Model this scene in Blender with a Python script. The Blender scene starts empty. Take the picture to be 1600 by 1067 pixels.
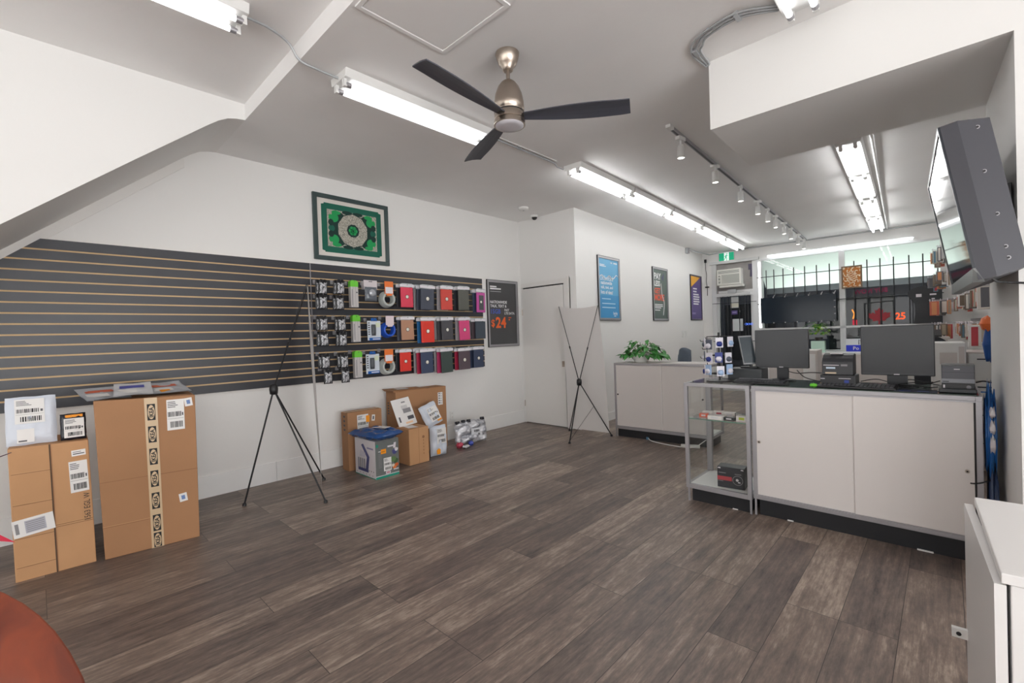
import bpy, bmesh, math, random
from mathutils import Matrix, Vector
random.seed(7)
C = bpy.context.scene.collection
SC = bpy.context.scene
PI = math.pi

# ---------------------------------------------------------------- camera, world, exposure
cam_d = bpy.data.cameras.new('camera'); cam_d.lens = 16.0; cam_d.sensor_width = 36.0
cam_d.clip_start = 0.03; cam_d.clip_end = 100
cam = bpy.data.objects.new('camera', cam_d); C.objects.link(cam)
RT = Vector((0.72354971, 0.68947325, -0.0332031)); DN = Vector((-0.01532339, -0.03204607, -0.99936892)); FW = Vector((-0.69010217, 0.72360188, -0.01262186))
cam.matrix_world = Matrix(((RT.x, -DN.x, -FW.x, 0), (RT.y, -DN.y, -FW.y, 0), (RT.z, -DN.z, -FW.z, 1.32), (0, 0, 0, 1)))
SC.camera = cam
wd = bpy.data.worlds.new('world'); SC.world = wd; wd.use_nodes = True
wd.node_tree.nodes['Background'].inputs[0].default_value = (0.30, 0.34, 0.40, 1)
wd.node_tree.nodes['Background'].inputs[1].default_value = 0.35
SC.view_settings.view_transform = 'Standard'; SC.view_settings.look = 'None'
SC.view_settings.gamma = 1.0; SC.view_settings.use_curve_mapping = False
SC.view_settings.exposure = 0.13
TUBE = 13.0          # fluorescent tube emission strength
SPOT = 12.0          # track-lamp lens emission strength
try:
    SC.cycles.max_bounces = 10; SC.cycles.diffuse_bounces = 6; SC.cycles.transparent_max_bounces = 16
    SC.cycles.sample_clamp_indirect = 6.0; SC.cycles.caustics_reflective = False; SC.cycles.caustics_refractive = False
except Exception: pass

# unseen area lamps added behind the viewer to fill the whole room with light
def fill_lamp(name, loc, rot, w, h, e):
    l = bpy.data.lights.new(name, 'AREA'); l.shape = 'RECTANGLE'; l.size = w; l.size_y = h; l.energy = e; l.color = (0.965, 0.985, 1.0)
    o = bpy.data.objects.new(name, l); C.objects.link(o); o.location = loc; o.rotation_euler = rot; return o
fill_lamp('fill_back', (0.2, -5.02, 1.30), (PI/2, 0, PI), 8.5, 2.3, 185)
fill_lamp('fill_side', (5.17, -0.6, 1.15), (PI/2, 0, PI/2), 6.6, 2.0, 295)

# ---------------------------------------------------------------- frames
DL = math.radians(-2.23045973)
U = Vector((math.cos(DL), -math.sin(DL), 0)); V = Vector((math.sin(DL), math.cos(DL), 0)); O = Vector((-3.647, 5.096, 0))
RZ = -DL                                        # the shop front is turned a little against the back room
def fr(u, v, z=0.0): return O + U*u + V*v + Vector((0, 0, z))
FR = Matrix.Translation(O) @ Matrix.Rotation(RZ, 4, 'Z')
def T(x, y, z=0): return Matrix.Translation((x, y, z))
def R(a, ax='Z'): return Matrix.Rotation(a, 4, ax)
def basis(o, x, y):
    x = Vector(x).normalized(); y = Vector(y); y = (y - x*y.dot(x)).normalized(); z = x.cross(y)
    return Matrix(((x.x, y.x, z.x, o[0]), (x.y, y.y, z.y, o[1]), (x.z, y.z, z.z, o[2]), (0, 0, 0, 1)))

# ---------------------------------------------------------------- materials
def lin(c):
    if isinstance(c, str):
        c = [int(c[i:i+2], 16)/255 for i in (0, 2, 4)]
    return tuple((x/12.92 if x <= 0.04045 else ((x+0.055)/1.055)**2.4) for x in c) + (1,)
MATS = {}
def mat(name, col, rough=0.5, metal=0.0, spec=0.5, emit=0.0, bump=0.0, bscale=60.0, var=0.0, vscale=4.0, coat=0.0):
    if name in MATS: return MATS[name]
    m = bpy.data.materials.new(name); m.use_nodes = True; nt = m.node_tree; b = nt.nodes['Principled BSDF']
    c = lin(col); b.inputs['Base Color'].default_value = c; b.inputs['Roughness'].default_value = rough
    b.inputs['Metallic'].default_value = metal; b.inputs['Specular IOR Level'].default_value = spec
    b.inputs['Coat Weight'].default_value = coat
    if emit:
        b.inputs['Emission Color'].default_value = c; b.inputs['Emission Strength'].default_value = emit
    if var or bump:
        tc = nt.nodes.new('ShaderNodeTexCoord')
    if var:
        n = nt.nodes.new('ShaderNodeTexNoise'); n.inputs['Scale'].default_value = vscale; n.inputs['Detail'].default_value = 5
        nt.links.new(tc.outputs['Object'], n.inputs['Vector'])
        r = nt.nodes.new('ShaderNodeValToRGB'); r.color_ramp.elements[0].position = 0.3; r.color_ramp.elements[1].position = 0.7
        r.color_ramp.elements[0].color = tuple(x*(1-var) for x in c[:3])+(1,); r.color_ramp.elements[1].color = tuple(min(1, x*(1+var*0.6)) for x in c[:3])+(1,)
        nt.links.new(n.outputs[0], r.inputs[0]); nt.links.new(r.outputs[0], b.inputs['Base Color'])
    if bump:
        n2 = nt.nodes.new('ShaderNodeTexNoise'); n2.inputs['Scale'].default_value = bscale; n2.inputs['Detail'].default_value = 4
        nt.links.new(tc.outputs['Object'], n2.inputs['Vector'])
        bp = nt.nodes.new('ShaderNodeBump'); bp.inputs['Strength'].default_value = bump; bp.inputs['Distance'].default_value = 0.01
        nt.links.new(n2.outputs[0], bp.inputs['Height']); nt.links.new(bp.outputs[0], b.inputs['Normal'])
    MATS[name] = m; return m
def glass(name, tint, refl=0.08, rough=0.02):
    m = bpy.data.materials.new(name); m.use_nodes = True; nt = m.node_tree; nt.nodes.remove(nt.nodes['Principled BSDF'])
    tr = nt.nodes.new('ShaderNodeBsdfTransparent'); tr.inputs[0].default_value = tint + (1,)
    gl = nt.nodes.new('ShaderNodeBsdfGlossy'); gl.inputs['Roughness'].default_value = rough
    fz = nt.nodes.new('ShaderNodeFresnel'); fz.inputs[0].default_value = 1.45
    mx = nt.nodes.new('ShaderNodeMixShader')
    ge = nt.nodes.new('ShaderNodeNewGeometry'); iv = nt.nodes.new('ShaderNodeMath'); iv.operation = 'SUBTRACT'; iv.inputs[0].default_value = 1.0
    ml = nt.nodes.new('ShaderNodeMath'); ml.operation = 'MULTIPLY'; nt.links.new(ge.outputs['Backfacing'], iv.inputs[1]); nt.links.new(iv.outputs[0], ml.inputs[0]); nt.links.new(fz.outputs[0], ml.inputs[1])
    nt.links.new(ml.outputs[0], mx.inputs[0]); nt.links.new(tr.outputs[0], mx.inputs[1]); nt.links.new(gl.outputs[0], mx.inputs[2])
    nt.links.new(mx.outputs[0], nt.nodes['Material Output'].inputs[0]); MATS[name] = m; return m
def floor_mat():
    m = bpy.data.materials.new('vinyl_plank'); m.use_nodes = True; nt = m.node_tree; b = nt.nodes['Principled BSDF']; N = nt.nodes.new; L = nt.links.new
    tc = N('ShaderNodeTexCoord'); sp = N('ShaderNodeSeparateXYZ'); L(tc.outputs['Object'], sp.inputs[0])
    cb = N('ShaderNodeCombineXYZ'); L(sp.outputs[1], cb.inputs[0])
    ad = N('ShaderNodeMath'); ad.operation = 'ADD'; ad.inputs[1].default_value = 2.815+0.204*20; L(sp.outputs[0], ad.inputs[0]); L(ad.outputs[0], cb.inputs[1])
    br = N('ShaderNodeTexBrick'); L(cb.outputs[0], br.inputs['Vector']); br.offset = 0.37; br.offset_frequency = 3
    br.inputs['Scale'].default_value = 1.0; br.inputs['Brick Width'].default_value = 1.22; br.inputs['Row Height'].default_value = 0.204
    br.inputs['Mortar Size'].default_value = 0.0016; br.inputs['Mortar Smooth'].default_value = 0.3
    br.inputs['Color1'].default_value = (0, 0, 0, 1); br.inputs['Color2'].default_value = (1, 1, 1, 1); br.inputs['Mortar'].default_value = (0.5, 0.5, 0.5, 1)
    # shift the grain per plank
    sh = N('ShaderNodeVectorMath'); sh.operation = 'MULTIPLY_ADD'; L(br.outputs['Color'], sh.inputs[0]); sh.inputs[1].default_value = (3.1, 7.7, 0); L(cb.outputs[0], sh.inputs[2])
    def noise(sx, sy, det, rgh=0.6):
        mp = N('ShaderNodeMapping'); mp.inputs['Scale'].default_value = (sx, sy, 1); L(sh.outputs[0], mp.inputs[0])
        n = N('ShaderNodeTexNoise'); n.inputs['Scale'].default_value = 1; n.inputs['Detail'].default_value = det; n.inputs['Roughness'].default_value = rgh; L(mp.outputs[0], n.inputs[0]); return n.outputs[0]
    g1 = noise(1.6, 26, 8, 0.7); g2 = noise(3.0, 7.5, 8, 0.7); g3 = noise(14, 70, 5, 0.7)
    def mix(a, b_, f):
        k = N('ShaderNodeMix'); k.data_type = 'FLOAT'; k.inputs[0].default_value = f; L(a, k.inputs[2]); L(b_, k.inputs[3]); return k.outputs[0]
    t = mix(mix(g1, g2, 0.45), g3, 0.25)
    sx = N('ShaderNodeSeparateXYZ'); L(br.outputs['Color'], sx.inputs[0])
    t2 = mix(t, sx.outputs[0], 0.10)
    rp = N('ShaderNodeValToRGB'); L(t2, rp.inputs[0]); e = rp.color_ramp.elements
    e[0].position = 0.36; e[0].color = lin('453c3d'); e[1].position = 0.62; e[1].color = lin('b3a294')
    k = rp.color_ramp.elements.new(0.47); k.color = lin('6e615a'); k2 = rp.color_ramp.elements.new(0.53); k2.color = lin('84746a')
    dm = N('ShaderNodeMix'); dm.data_type = 'RGBA'; L(br.outputs['Fac'], dm.inputs[0]); L(rp.outputs[0], dm.inputs[6]); dm.inputs[7].default_value = lin('3a3230'); L(dm.outputs[2], b.inputs['Base Color'])
    rr = N('ShaderNodeMapRange'); L(t, rr.inputs[0]); rr.inputs[3].default_value = 0.28; rr.inputs[4].default_value = 0.52; L(rr.outputs[0], b.inputs['Roughness'])
    bp = N('ShaderNodeBump'); bp.inputs['Strength'].default_value = 0.25; bp.inputs['Distance'].default_value = 0.004; L(g3, bp.inputs['Height']); L(bp.outputs[0], b.inputs['Normal'])
    return m
def grain_mat(name, c1, c2, axis=1, rough=0.3, coat=0.3, sc=3.0):
    m = bpy.data.materials.new(name); m.use_nodes = True; nt = m.node_tree; b = nt.nodes['Principled BSDF']; N = nt.nodes.new; L = nt.links.new
    tc = N('ShaderNodeTexCoord'); mp = N('ShaderNodeMapping'); s = [sc*6]*3; s[axis] = sc; mp.inputs['Scale'].default_value = s; L(tc.outputs['Object'], mp.inputs[0])
    n = N('ShaderNodeTexNoise'); n.inputs['Scale'].default_value = 1; n.inputs['Detail'].default_value = 6; n.inputs['Distortion'].default_value = 0.8; L(mp.outputs[0], n.inputs[0])
    r = N('ShaderNodeValToRGB'); r.color_ramp.elements[0].position = 0.35; r.color_ramp.elements[1].position = 0.68; r.color_ramp.elements[0].color = lin(c1); r.color_ramp.elements[1].color = lin(c2)
    L(n.outputs[0], r.inputs[0]); L(r.outputs[0], b.inputs['Base Color']); b.inputs['Roughness'].default_value = rough; b.inputs['Coat Weight'].default_value = coat
    MATS[name] = m; return m
def foil_mat(name, c1, c2, sc=60, rough=0.25, metal=0.7):
    m = bpy.data.materials.new(name); m.use_nodes = True; nt = m.node_tree; b = nt.nodes['Principled BSDF']; N = nt.nodes.new; L = nt.links.new
    tc = N('ShaderNodeTexCoord'); n = N('ShaderNodeTexNoise'); n.inputs['Scale'].default_value = sc; n.inputs['Detail'].default_value = 3; n.inputs['Distortion'].default_value = 1.2; L(tc.outputs['Object'], n.inputs[0])
    r = N('ShaderNodeValToRGB'); r.color_ramp.elements[0].position = 0.42; r.color_ramp.elements[1].position = 0.56; r.color_ramp.elements[0].color = lin(c1); r.color_ramp.elements[1].color = lin(c2)
    L(n.outputs[0], r.inputs[0]); L(r.outputs[0], b.inputs['Base Color']); b.inputs['Roughness'].default_value = rough; b.inputs['Metallic'].default_value = metal
    bp = N('ShaderNodeBump'); bp.inputs['Strength'].default_value = 0.6; bp.inputs['Distance'].default_value = 0.01; L(n.outputs[0], bp.inputs['Height']); L(bp.outputs[0], b.inputs['Normal'])
    MATS[name] = m; return m

M = mat
WALL = M('wall_paint', 'ecebe9', 0.7, bump=0.06, bscale=35)
CEIL = M('ceiling_paint', 'f3f2f1', 0.8, bump=0.08, bscale=30, var=0.03, vscale=1.5)
TRIM = M('trim_paint', 'e8e6e3', 0.45)
BASEB = M('baseboard_paint', 'efefee', 0.5, var=0.02, vscale=3)
FLOOR = floor_mat()
BLACKLAM = M('black_laminate', '36373d', 0.38, bump=0.04, bscale=20, var=0.06, vscale=6)
MDF = M('raw_fibreboard', 'd9b88c', 0.75)
WHITELAM = M('white_laminate', 'cfc8c4', 0.35)
WHITE = M('white_plastic', 'e8e8e6', 0.4)
ALU = M('satin_aluminium', 'a9a7ab', 0.4, metal=0.55)
STEEL = M('brushed_nickel', 'b8aca0', 0.28, metal=1.0, bump=0.02, bscale=200)
GALV = M('galvanised_steel', 'b6b9bc', 0.4, metal=0.3)
BLACK = M('black_plastic', '1d1d20', 0.4)
DARKP = M('charcoal_plastic', '3c3d42', 0.45)
BLADE = M('charcoal_blade', '4a4c56', 0.5)
KICK = M('black_kick', '1b1c20', 0.5)
CARD = M('cardboard', 'a87c58', 0.8, var=0.06, vscale=3, bump=0.03, bscale=90)
CARDD = M('cardboard_edge', '93694a', 0.85)
CARDL = M('cardboard_pale', 'c2946a', 0.8, var=0.06, vscale=4, bump=0.03, bscale=90)
TAPE = M('tan_tape', 'cdb391', 0.35)
PAPER = M('label_paper', 'e6e4e2', 0.55)
INK = M('label_ink', '55555a', 0.7)
INKB = M('black_ink', '17171a', 0.6)
ORANGE = M('orange_sticker', 'f59a1c', 0.6)
POLYW = M('white_poly_mailer', 'ced4df', 0.3, bump=0.5, bscale=14)
POLYB = M('blue_poly_mailer', '1d4a86', 0.25, bump=0.7, bscale=18)
POLYK = M('black_poly_mailer', '24242c', 0.25, bump=0.6, bscale=25)
SILVER = foil_mat('silver_poly_mailer', '9c9ea6', 'd6d6da', 14, 0.35, 0.35)
FOIL = foil_mat('foil_window', '6b6b70', 'dadade', 70, 0.3, 0.55)
PVC = M('clear_sleeve', 'cfd3d6', 0.15)
TUBEM = M('lit_tube', 'ffffff', 0.5, emit=TUBE)
TUBE_DIM = M('lit_tube_dim', 'ffffff', 0.5, emit=TUBE*0.22)  # emission lowered so surfaces near these fixtures don't burn out
LENS = M('lit_lens', 'fff8ee', 0.5, emit=SPOT)
LED = M('lit_led_strip', 'f6fbff', 0.5, emit=4.5)
GLASS = glass('clear_glass', (0.985, 0.995, 0.99))
WGLASS = glass('window_glass', (0.955, 0.985, 0.972))
SCREEN = M('dark_screen', '414346', 0.25, spec=0.3)
GLOSSB = M('gloss_black_screen', '0c1014', 0.06, spec=0.8)
GLOSSN = M('gloss_navy_sheet', '1a2530', 0.12, spec=0.25)
FABW = M('banner_fabric', 'dedbd9', 0.55, bump=0.15, bscale=6)
CHERRY = grain_mat('cherry_veneer', '7a2c10', 'a8461a', 0, 0.35, 0.08, 3.0)
LEAF = M('leaf_green', '3f8a3a', 0.45, var=0.45, vscale=18)
LEAF2 = M('leaf_bright', '86b51e', 0.45, var=0.35, vscale=22)

# ---------------------------------------------------------------- mesh builder
TXT = {}
def text_geo(s, bold=0.0):
    k = (s, bold)
    if k in TXT: return TXT[k]
    cu = bpy.data.curves.new('t', 'FONT'); cu.body = s; cu.size = 1.0; cu.align_x = 'CENTER'; cu.align_y = 'CENTER'; cu.resolution_u = 2; cu.offset = bold
    ob = bpy.data.objects.new('t', cu); C.objects.link(ob); dg = bpy.context.evaluated_depsgraph_get()
    me = bpy.data.meshes.new_from_object(ob.evaluated_get(dg))
    vs = [tuple(v.co) for v in me.vertices]; fs = [tuple(p.vertices) for p in me.polygons]
    bpy.data.objects.remove(ob); bpy.data.curves.remove(cu); bpy.data.meshes.remove(me)
    if vs:
        xs = [v[0] for v in vs]; ys = [v[1] for v in vs]; cx = (min(xs)+max(xs))/2; cy = (min(ys)+max(ys))/2; w = max(xs)-min(xs); h = max(ys)-min(ys)
        vs = [(v[0]-cx, v[1]-cy, 0) for v in vs]
    else: w = h = 1
    TXT[k] = (vs, fs, w, h); return TXT[k]
class MB:
    def __init__(s, Mx=None): s.v = []; s.f = []; s.fm = []; s.fs = []; s.ms = []; s.M = Mx or Matrix()
    def mi(s, m):
        if m not in s.ms: s.ms.append(m)
        return s.ms.index(m)
    def add(s, vs, fs, m, smooth=False, Mx=None):
        n = len(s.v); X = s.M @ Mx if Mx is not None else s.M
        s.v += [tuple(X @ Vector(p)) for p in vs]; k = s.mi(m)
        for f in fs: s.f.append(tuple(i+n for i in f)); s.fm.append(k); s.fs.append(smooth)
        return s
    def hexa(s, p, m, Mx=None):   # p: 4 bottom ccw, 4 top ccw
        return s.add(p, [(3, 2, 1, 0), (4, 5, 6, 7), (0, 1, 5, 4), (1, 2, 6, 5), (2, 3, 7, 6), (3, 0, 4, 7)], m, False, Mx)
    def box(s, a, b, m, Mx=None):
        x0, y0, z0 = a; x1, y1, z1 = b
        return s.hexa([(x0, y0, z0), (x1, y0, z0), (x1, y1, z0), (x0, y1, z0), (x0, y0, z1), (x1, y0, z1), (x1, y1, z1), (x0, y1, z1)], m, Mx)
    def quad(s, p, m, Mx=None): return s.add(p, [tuple(range(len(p)))], m, False, Mx)
    def rect(s, x0, y0, x1, y1, z, m, Mx=None): return s.quad([(x0, y0, z), (x1, y0, z), (x1, y1, z), (x0, y1, z)], m, Mx)
    def prism(s, poly, a, b, m, axis='z', Mx=None):
        def P(q, t):
            return (q[0], q[1], t) if axis == 'z' else ((t, q[0], q[1]) if axis == 'x' else (q[0], t, q[1]))
        n = len(poly); vs = [P(q, a) for q in poly]+[P(q, b) for q in poly]
        fs = [tuple(range(n))[::-1], tuple(range(n, 2*n))]+[(i, (i+1) % n, n+(i+1) % n, n+i) for i in range(n)]
        return s.add(vs, fs, m, False, Mx)
    def tube(s, pts, r, m, n=8, Mx=None, closed=False, r2=None):
        pts = [Vector(p) for p in pts]; vs = []; fs = []; prev = None; N = len(pts)
        for i, p in enumerate(pts):
            d = (pts[(i+1) % N if closed else min(i+1, N-1)]-pts[(i-1) % N if closed else max(i-1, 0)]).normalized()
            if prev is None:
                a = d.orthogonal().normalized()
            else:
                a = (prev - d*prev.dot(d)).normalized()
            prev = a; b = d.cross(a); rr = r if r2 is None else r+(r2-r)*i/(N-1)
            vs += [tuple(p+a*rr*math.cos(2*PI*k/n)+b*rr*math.sin(2*PI*k/n)) for k in range(n)]
        for i in range(N if closed else N-1):
            for k in range(n):
                j = (i+1) % N; fs.append((i*n+k, i*n+(k+1) % n, j*n+(k+1) % n, j*n+k))
        s.add(vs, fs, m, True, Mx)
        if not closed: s.add(vs, [tuple(range(n))[::-1], tuple(range((N-1)*n, N*n))], m, False, Mx)
        return s
    def lathe(s, prof, m, n=24, c=(0, 0, 0), Mx=None, smooth=True):
        vs = []; fs = []
        for r, z in prof: vs += [(c[0]+r*math.cos(2*PI*k/n), c[1]+r*math.sin(2*PI*k/n), c[2]+z) for k in range(n)]
        for i in range(len(prof)-1):
            for k in range(n): fs.append((i*n+k, i*n+(k+1) % n, (i+1)*n+(k+1) % n, (i+1)*n+k))
        s.add(vs, fs, m, smooth, Mx)
        e = []
        if prof[0][0] > 1e-4: e.append(tuple(range(n))[::-1])
        if prof[-1][0] > 1e-4: e.append(tuple(range((len(prof)-1)*n, len(prof)*n)))
        if e: s.add(vs, e, m, False, Mx)
        return s
    def text(s, t, h, Mx, m, maxw=None, bold=0.0, mirror=False, sx=1.0):
        vs, fs, w, hh = text_geo(t, bold)
        k = h/hh; kx = k*sx
        if maxw and w*kx > maxw: kx = maxw/w
        if mirror: kx = -kx
        return s.add([(v[0]*kx, v[1]*k, 0) for v in vs], fs, m, False, Mx)
    def build(s, name, parent=None, loc=None, rz=0.0, bevel=0.0, sub=0, Mx=None):
        me = bpy.data.meshes.new(name); me.from_pydata(s.v, [], s.f)
        for m in s.ms: me.materials.append(m)
        for i, p in enumerate(me.polygons): p.material_index = s.fm[i]; p.use_smooth = s.fs[i]
        me.validate(); me.update()
        o = bpy.data.objects.new(name, me); C.objects.link(o)
        if parent is not None: o.parent = parent
        if loc is not None: o.location = loc; o.rotation_euler = (0, 0, rz)
        if Mx is not None: o.matrix_local = Mx
        if bevel:
            b = o.modifiers.new('bevel', 'BEVEL'); b.width = bevel; b.segments = 2; b.limit_method = 'ANGLE'; b.angle_limit = 0.7
        if sub:
            q = o.modifiers.new('sub', 'SUBSURF'); q.levels = sub; q.render_levels = sub
        return o
def tag(o, label, cat, group=None, kind=None):
    if label: o['label'] = label
    if cat: o['category'] = cat
    if group: o['group'] = group
    if kind: o['kind'] = kind
    return o
def thing(name, label, cat, loc=(0, 0, 0), rz=0.0, group=None, Mx=None):
    o = bpy.data.objects.new(name, None); C.objects.link(o); o.empty_display_size = 0.05
    if Mx is not None: o.matrix_local = Mx
    else: o.location = loc; o.rotation_euler = (0, 0, rz)
    return tag(o, label, cat, group)
def struct(o, label=None): o['kind'] = 'structure'; return o
def dup(root, Mx, label=None, group=None):
    r = root.copy(); C.objects.link(r); r.matrix_local = Mx
    if label: r['label'] = label
    if group: r['group'] = group
    for ch in list(root.children):
        c = ch.copy(); C.objects.link(c); c.parent = r
        for g in list(ch.children):
            d = g.copy(); C.objects.link(d); d.parent = c
    return r
def pillow(mb, w, d, h, m, n=12, wr=0.0, seed=0, Mx=None, flat=0.35):
    """soft filled bag: w x d footprint (x,y), height h (z), pinched edges"""
    rnd = random.Random(seed); ph = [rnd.uniform(0, 6) for _ in range(6)]
    vs = []; fs = []
    for side in (1, -1):
        for i in range(n+1):
            for j in range(n+1):
                a = i/n*2-1; b = j/n*2-1; e = (1-abs(a)**3.2)**flat*(1-abs(b)**3.2)**flat
                k = e*h/2*(1+wr*(math.sin(a*6+ph[0]+b*3)+math.sin(b*8+ph[1]-a*4)+math.sin(a*11+ph[2]))*0.33)
                edge = 1-0.04*wr*math.sin(7*b+ph[3])-0.04*wr*math.sin(6*a+ph[4])
                vs.append((a*w/2*edge, b*d/2*edge, side*k))
    q = (n+1)**2
    for sd in (0, 1):
        for i in range(n):
            for j in range(n):
                f = (i*(n+1)+j, (i+1)*(n+1)+j, (i+1)*(n+1)+j+1, i*(n+1)+j+1); f = tuple(x+sd*q for x in f)
                fs.append(f if sd == 0 else f[::-1])
    mb.add(vs, fs, m, True, Mx)
    return mb
def curve(pts, n=8):
    """Catmull-Rom through points"""
    P = [Vector(p) for p in pts]; P = [P[0]]+P+[P[-1]]; out = []
    for i in range(1, len(P)-2):
        for k in range(n):
            t = k/n; a, b, c, d = P[i-1], P[i], P[i+1], P[i+2]
            out.append(0.5*((2*b)+(c-a)*t+(2*a-5*b+4*c-d)*t*t+(3*b-a-3*c+d)*t**3))
    return out+[P[-2]]
def barcode(mb, x0, y0, x1, y1, z, seed, Mx=None, m=None):
    r = random.Random(seed); x = x0
    while x < x1:
        w = r.uniform(0.004, 0.012)*(x1-x0)/0.15; e = min(x+w, x1); mb.rect(x, y0, e, y1, z, m or INKB, Mx); x = e+r.uniform(0.003, 0.007)*(x1-x0)/0.15
def ship_label(w, h, seed, Mx, lines=4, sticker=None):
    """shipping label in its own plane: x across, y up, z out"""
    mb = MB(Mx); r = random.Random(seed); mb.box((-w/2, -h/2, 0), (w/2, h/2, 0.0008), PAPER); z = 0.0012
    for i in range(lines):
        y = h*(0.42-0.055*i); mb.rect(-w*0.44, y-h*0.012, -w*0.44+w*r.uniform(0.3, 0.6), y+h*0.012, z, INK)
    barcode(mb, -w*0.44, -h*0.06, w*0.32, h*0.10, z, seed); mb.rect(w*0.36, -h*0.04, w*0.44, h*0.06, z, INK)
    mb.rect(-w*0.46, -h*0.13, w*0.46, -h*0.122, z, INK)
    barcode(mb, -w*0.32, -h*0.42, w*0.40, -h*0.22, z, seed+5)
    if sticker: mb.rect(w*0.28, h*0.05, w*0.6, h*0.42, z+0.0006, sticker)
    return mb

# ================================================================ THE SETTING
XW = -4.685; ZC = 3.04
mb = MB(); mb.box((-5, -5.2, -0.06), (5.4, 11.2, 0), FLOOR); struct(mb.build('floor'))
mb = MB(); mb.box((XW-0.1, -5.1, 0), (XW, 5.13, 3.3), WALL); struct(mb.build('wall_left'))
mb = MB(); mb.box((-5, -5.2, 0), (5.4, -5.1, 3.3), WALL); struct(mb.build('wall_back'))
mb = MB(); mb.box((5.2, -5.1, 0), (5.3, 3.06, 3.3), WALL); struct(mb.build('wall_right'))
# glazed walls behind the viewer (the daylight comes through these)
def fill_frame(name, Mx, w, z0, z1, n):
    t = thing(name, 'wide glazed wall behind the viewer letting daylight in', 'window', Mx=Mx); struct(t); mb = MB()
    for k in range(n+1): x = -w/2+w*k/n; mb.box((x-0.03, -0.03, z0), (x+0.03, 0.0, z1), TRIM)
    for z in (z0, z1): mb.box((-w/2-0.03, -0.03, z-0.03), (w/2+0.03, 0.0, z+0.03), TRIM)
    mb.build('window_frame', t)  # bars of the made-up frame; the wall behind has no opening
fill_frame('fill_frame_back', T(0.2, -4.96, 0), 8.5, 0.15, 2.45, 6); fill_frame('fill_frame_side', T(5.10, -0.6, 0) @ R(PI/2), 6.6, 0.15, 2.15, 5)
# wall with the white door: opening x -4.645..-3.85, z 0..2.03
mb = MB(); y0, y1 = 5.13, 5.23
mb.box((XW-0.1, y0, 2.035), (-3.649, y1, 3.3), WALL); mb.box((-3.85, y0, 0), (-3.649, y1, 2.035), WALL); mb.box((XW-0.1, y0, 0), (-4.65, y1, 2.035), WALL)
struct(mb.build('wall_door'))
# shop-front left wall
mb = MB(FR); mb.box((-0.08, 0.036, 0), (0, 5.2, 3.3), WALL); struct(mb.build('wall_front_left'))
# header + pier at the right: opening to the counter area
mb = MB()
mb.hexa([(-1.08, 3.054, 2.606), (0.24, 3.054, 2.606), (0.195, 3.97, 2.606), (-1.105, 3.97, 2.606), (-1.08, 3.054, 3.1), (0.24, 3.054, 3.1), (0.195, 3.97, 3.1), (-1.105, 3.97, 3.1)], WALL)
struct(mb.build('trim_1'))
mb = MB()
mb.hexa([(0.24, 3.054, 0), (5.3, 3.054, 0), (5.3, 3.97, 0), (0.195, 3.97, 0), (0.24, 3.054, 3.3), (5.3, 3.054, 3.3), (5.3, 3.97, 3.3), (0.195, 3.97, 3.3)], WALL)
struct(mb.build('wall_pier'))
mb = MB(FR); mb.box((4.15, -1.25, 0), (4.25, 5.2, 3.3), WALL); struct(mb.build('wall_front_right'))
# ceilings: higher near strip, main one, sloping front one
mb = MB(); mb.box((-4.8, -5.2, 3.16), (5.4, 1.168, 3.3), CEIL); struct(mb.build('ceiling_near'))
mb = MB(); a = fr(-0.2, 0.04); b = fr(4.4, 0.04)
mb.prism([(-4.9, 1.168), (5.4, 1.168), (5.4, b.y), (b.x, b.y), (a.x, a.y), (-4.9, 5.25)], 3.04, 3.3, CEIL); struct(mb.build('ceiling_main'))
mb = MB(FR); mb.hexa([(-0.2, 0.02, 3.043), (4.3, 0.02, 3.043), (4.3, 5.3, 2.97), (-0.2, 5.3, 2.97), (-0.2, 0.02, 3.35), (4.3, 0.02, 3.35), (4.3, 5.3, 3.3), (-0.2, 5.3, 3.3)], CEIL); struct(mb.build('ceiling_front'))
# stair soffit running up along the left wall
prof = [(-3.1, -0.45), (-0.113, 2.045), (0.5, 2.57), (0.92, 2.925), (0.99, 2.98), (1.05, 3.015), (1.11, 3.032), (1.168, 3.04), (1.168, 3.2), (-3.1, 3.2)]
mb = MB(); mb.prism(prof, XW, -3.862, WALL, 'x'); struct(mb.build('trim_2'))
mb = MB(); mb.hexa([(XW, -0.62, 1.60-0.07), (XW+0.012, -0.62, 1.60-0.07), (XW+0.012, 0.93, 2.90-0.05), (XW, 0.93, 2.90-0.05), (XW, -0.62, 1.66), (XW+0.012, -0.62, 1.66), (XW+0.012, 0.93, 2.945), (XW, 0.93, 2.945)], TRIM); struct(mb.build('trim_3'))
# baseboards
mb = MB()
for ya, yb in ((-5.1, 0.32), (0.323, 1.564), (1.567, 2.8), (2.803, 5.128)):
    mb.hexa([(XW, ya, 0), (XW+0.014, ya, 0), (XW+0.014, yb, 0), (XW, yb, 0), (XW, ya, 0.185), (XW+0.010, ya, 0.185), (XW+0.010, yb, 0.185), (XW, yb, 0.185)], BASEB)
struct(mb.build('baseboard_left'))
mb = MB(FR); mb.box((0, 0.036, 0), (0.014, 5.08, 0.12), BASEB); struct(mb.build('baseboard_front_left'))
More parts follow.
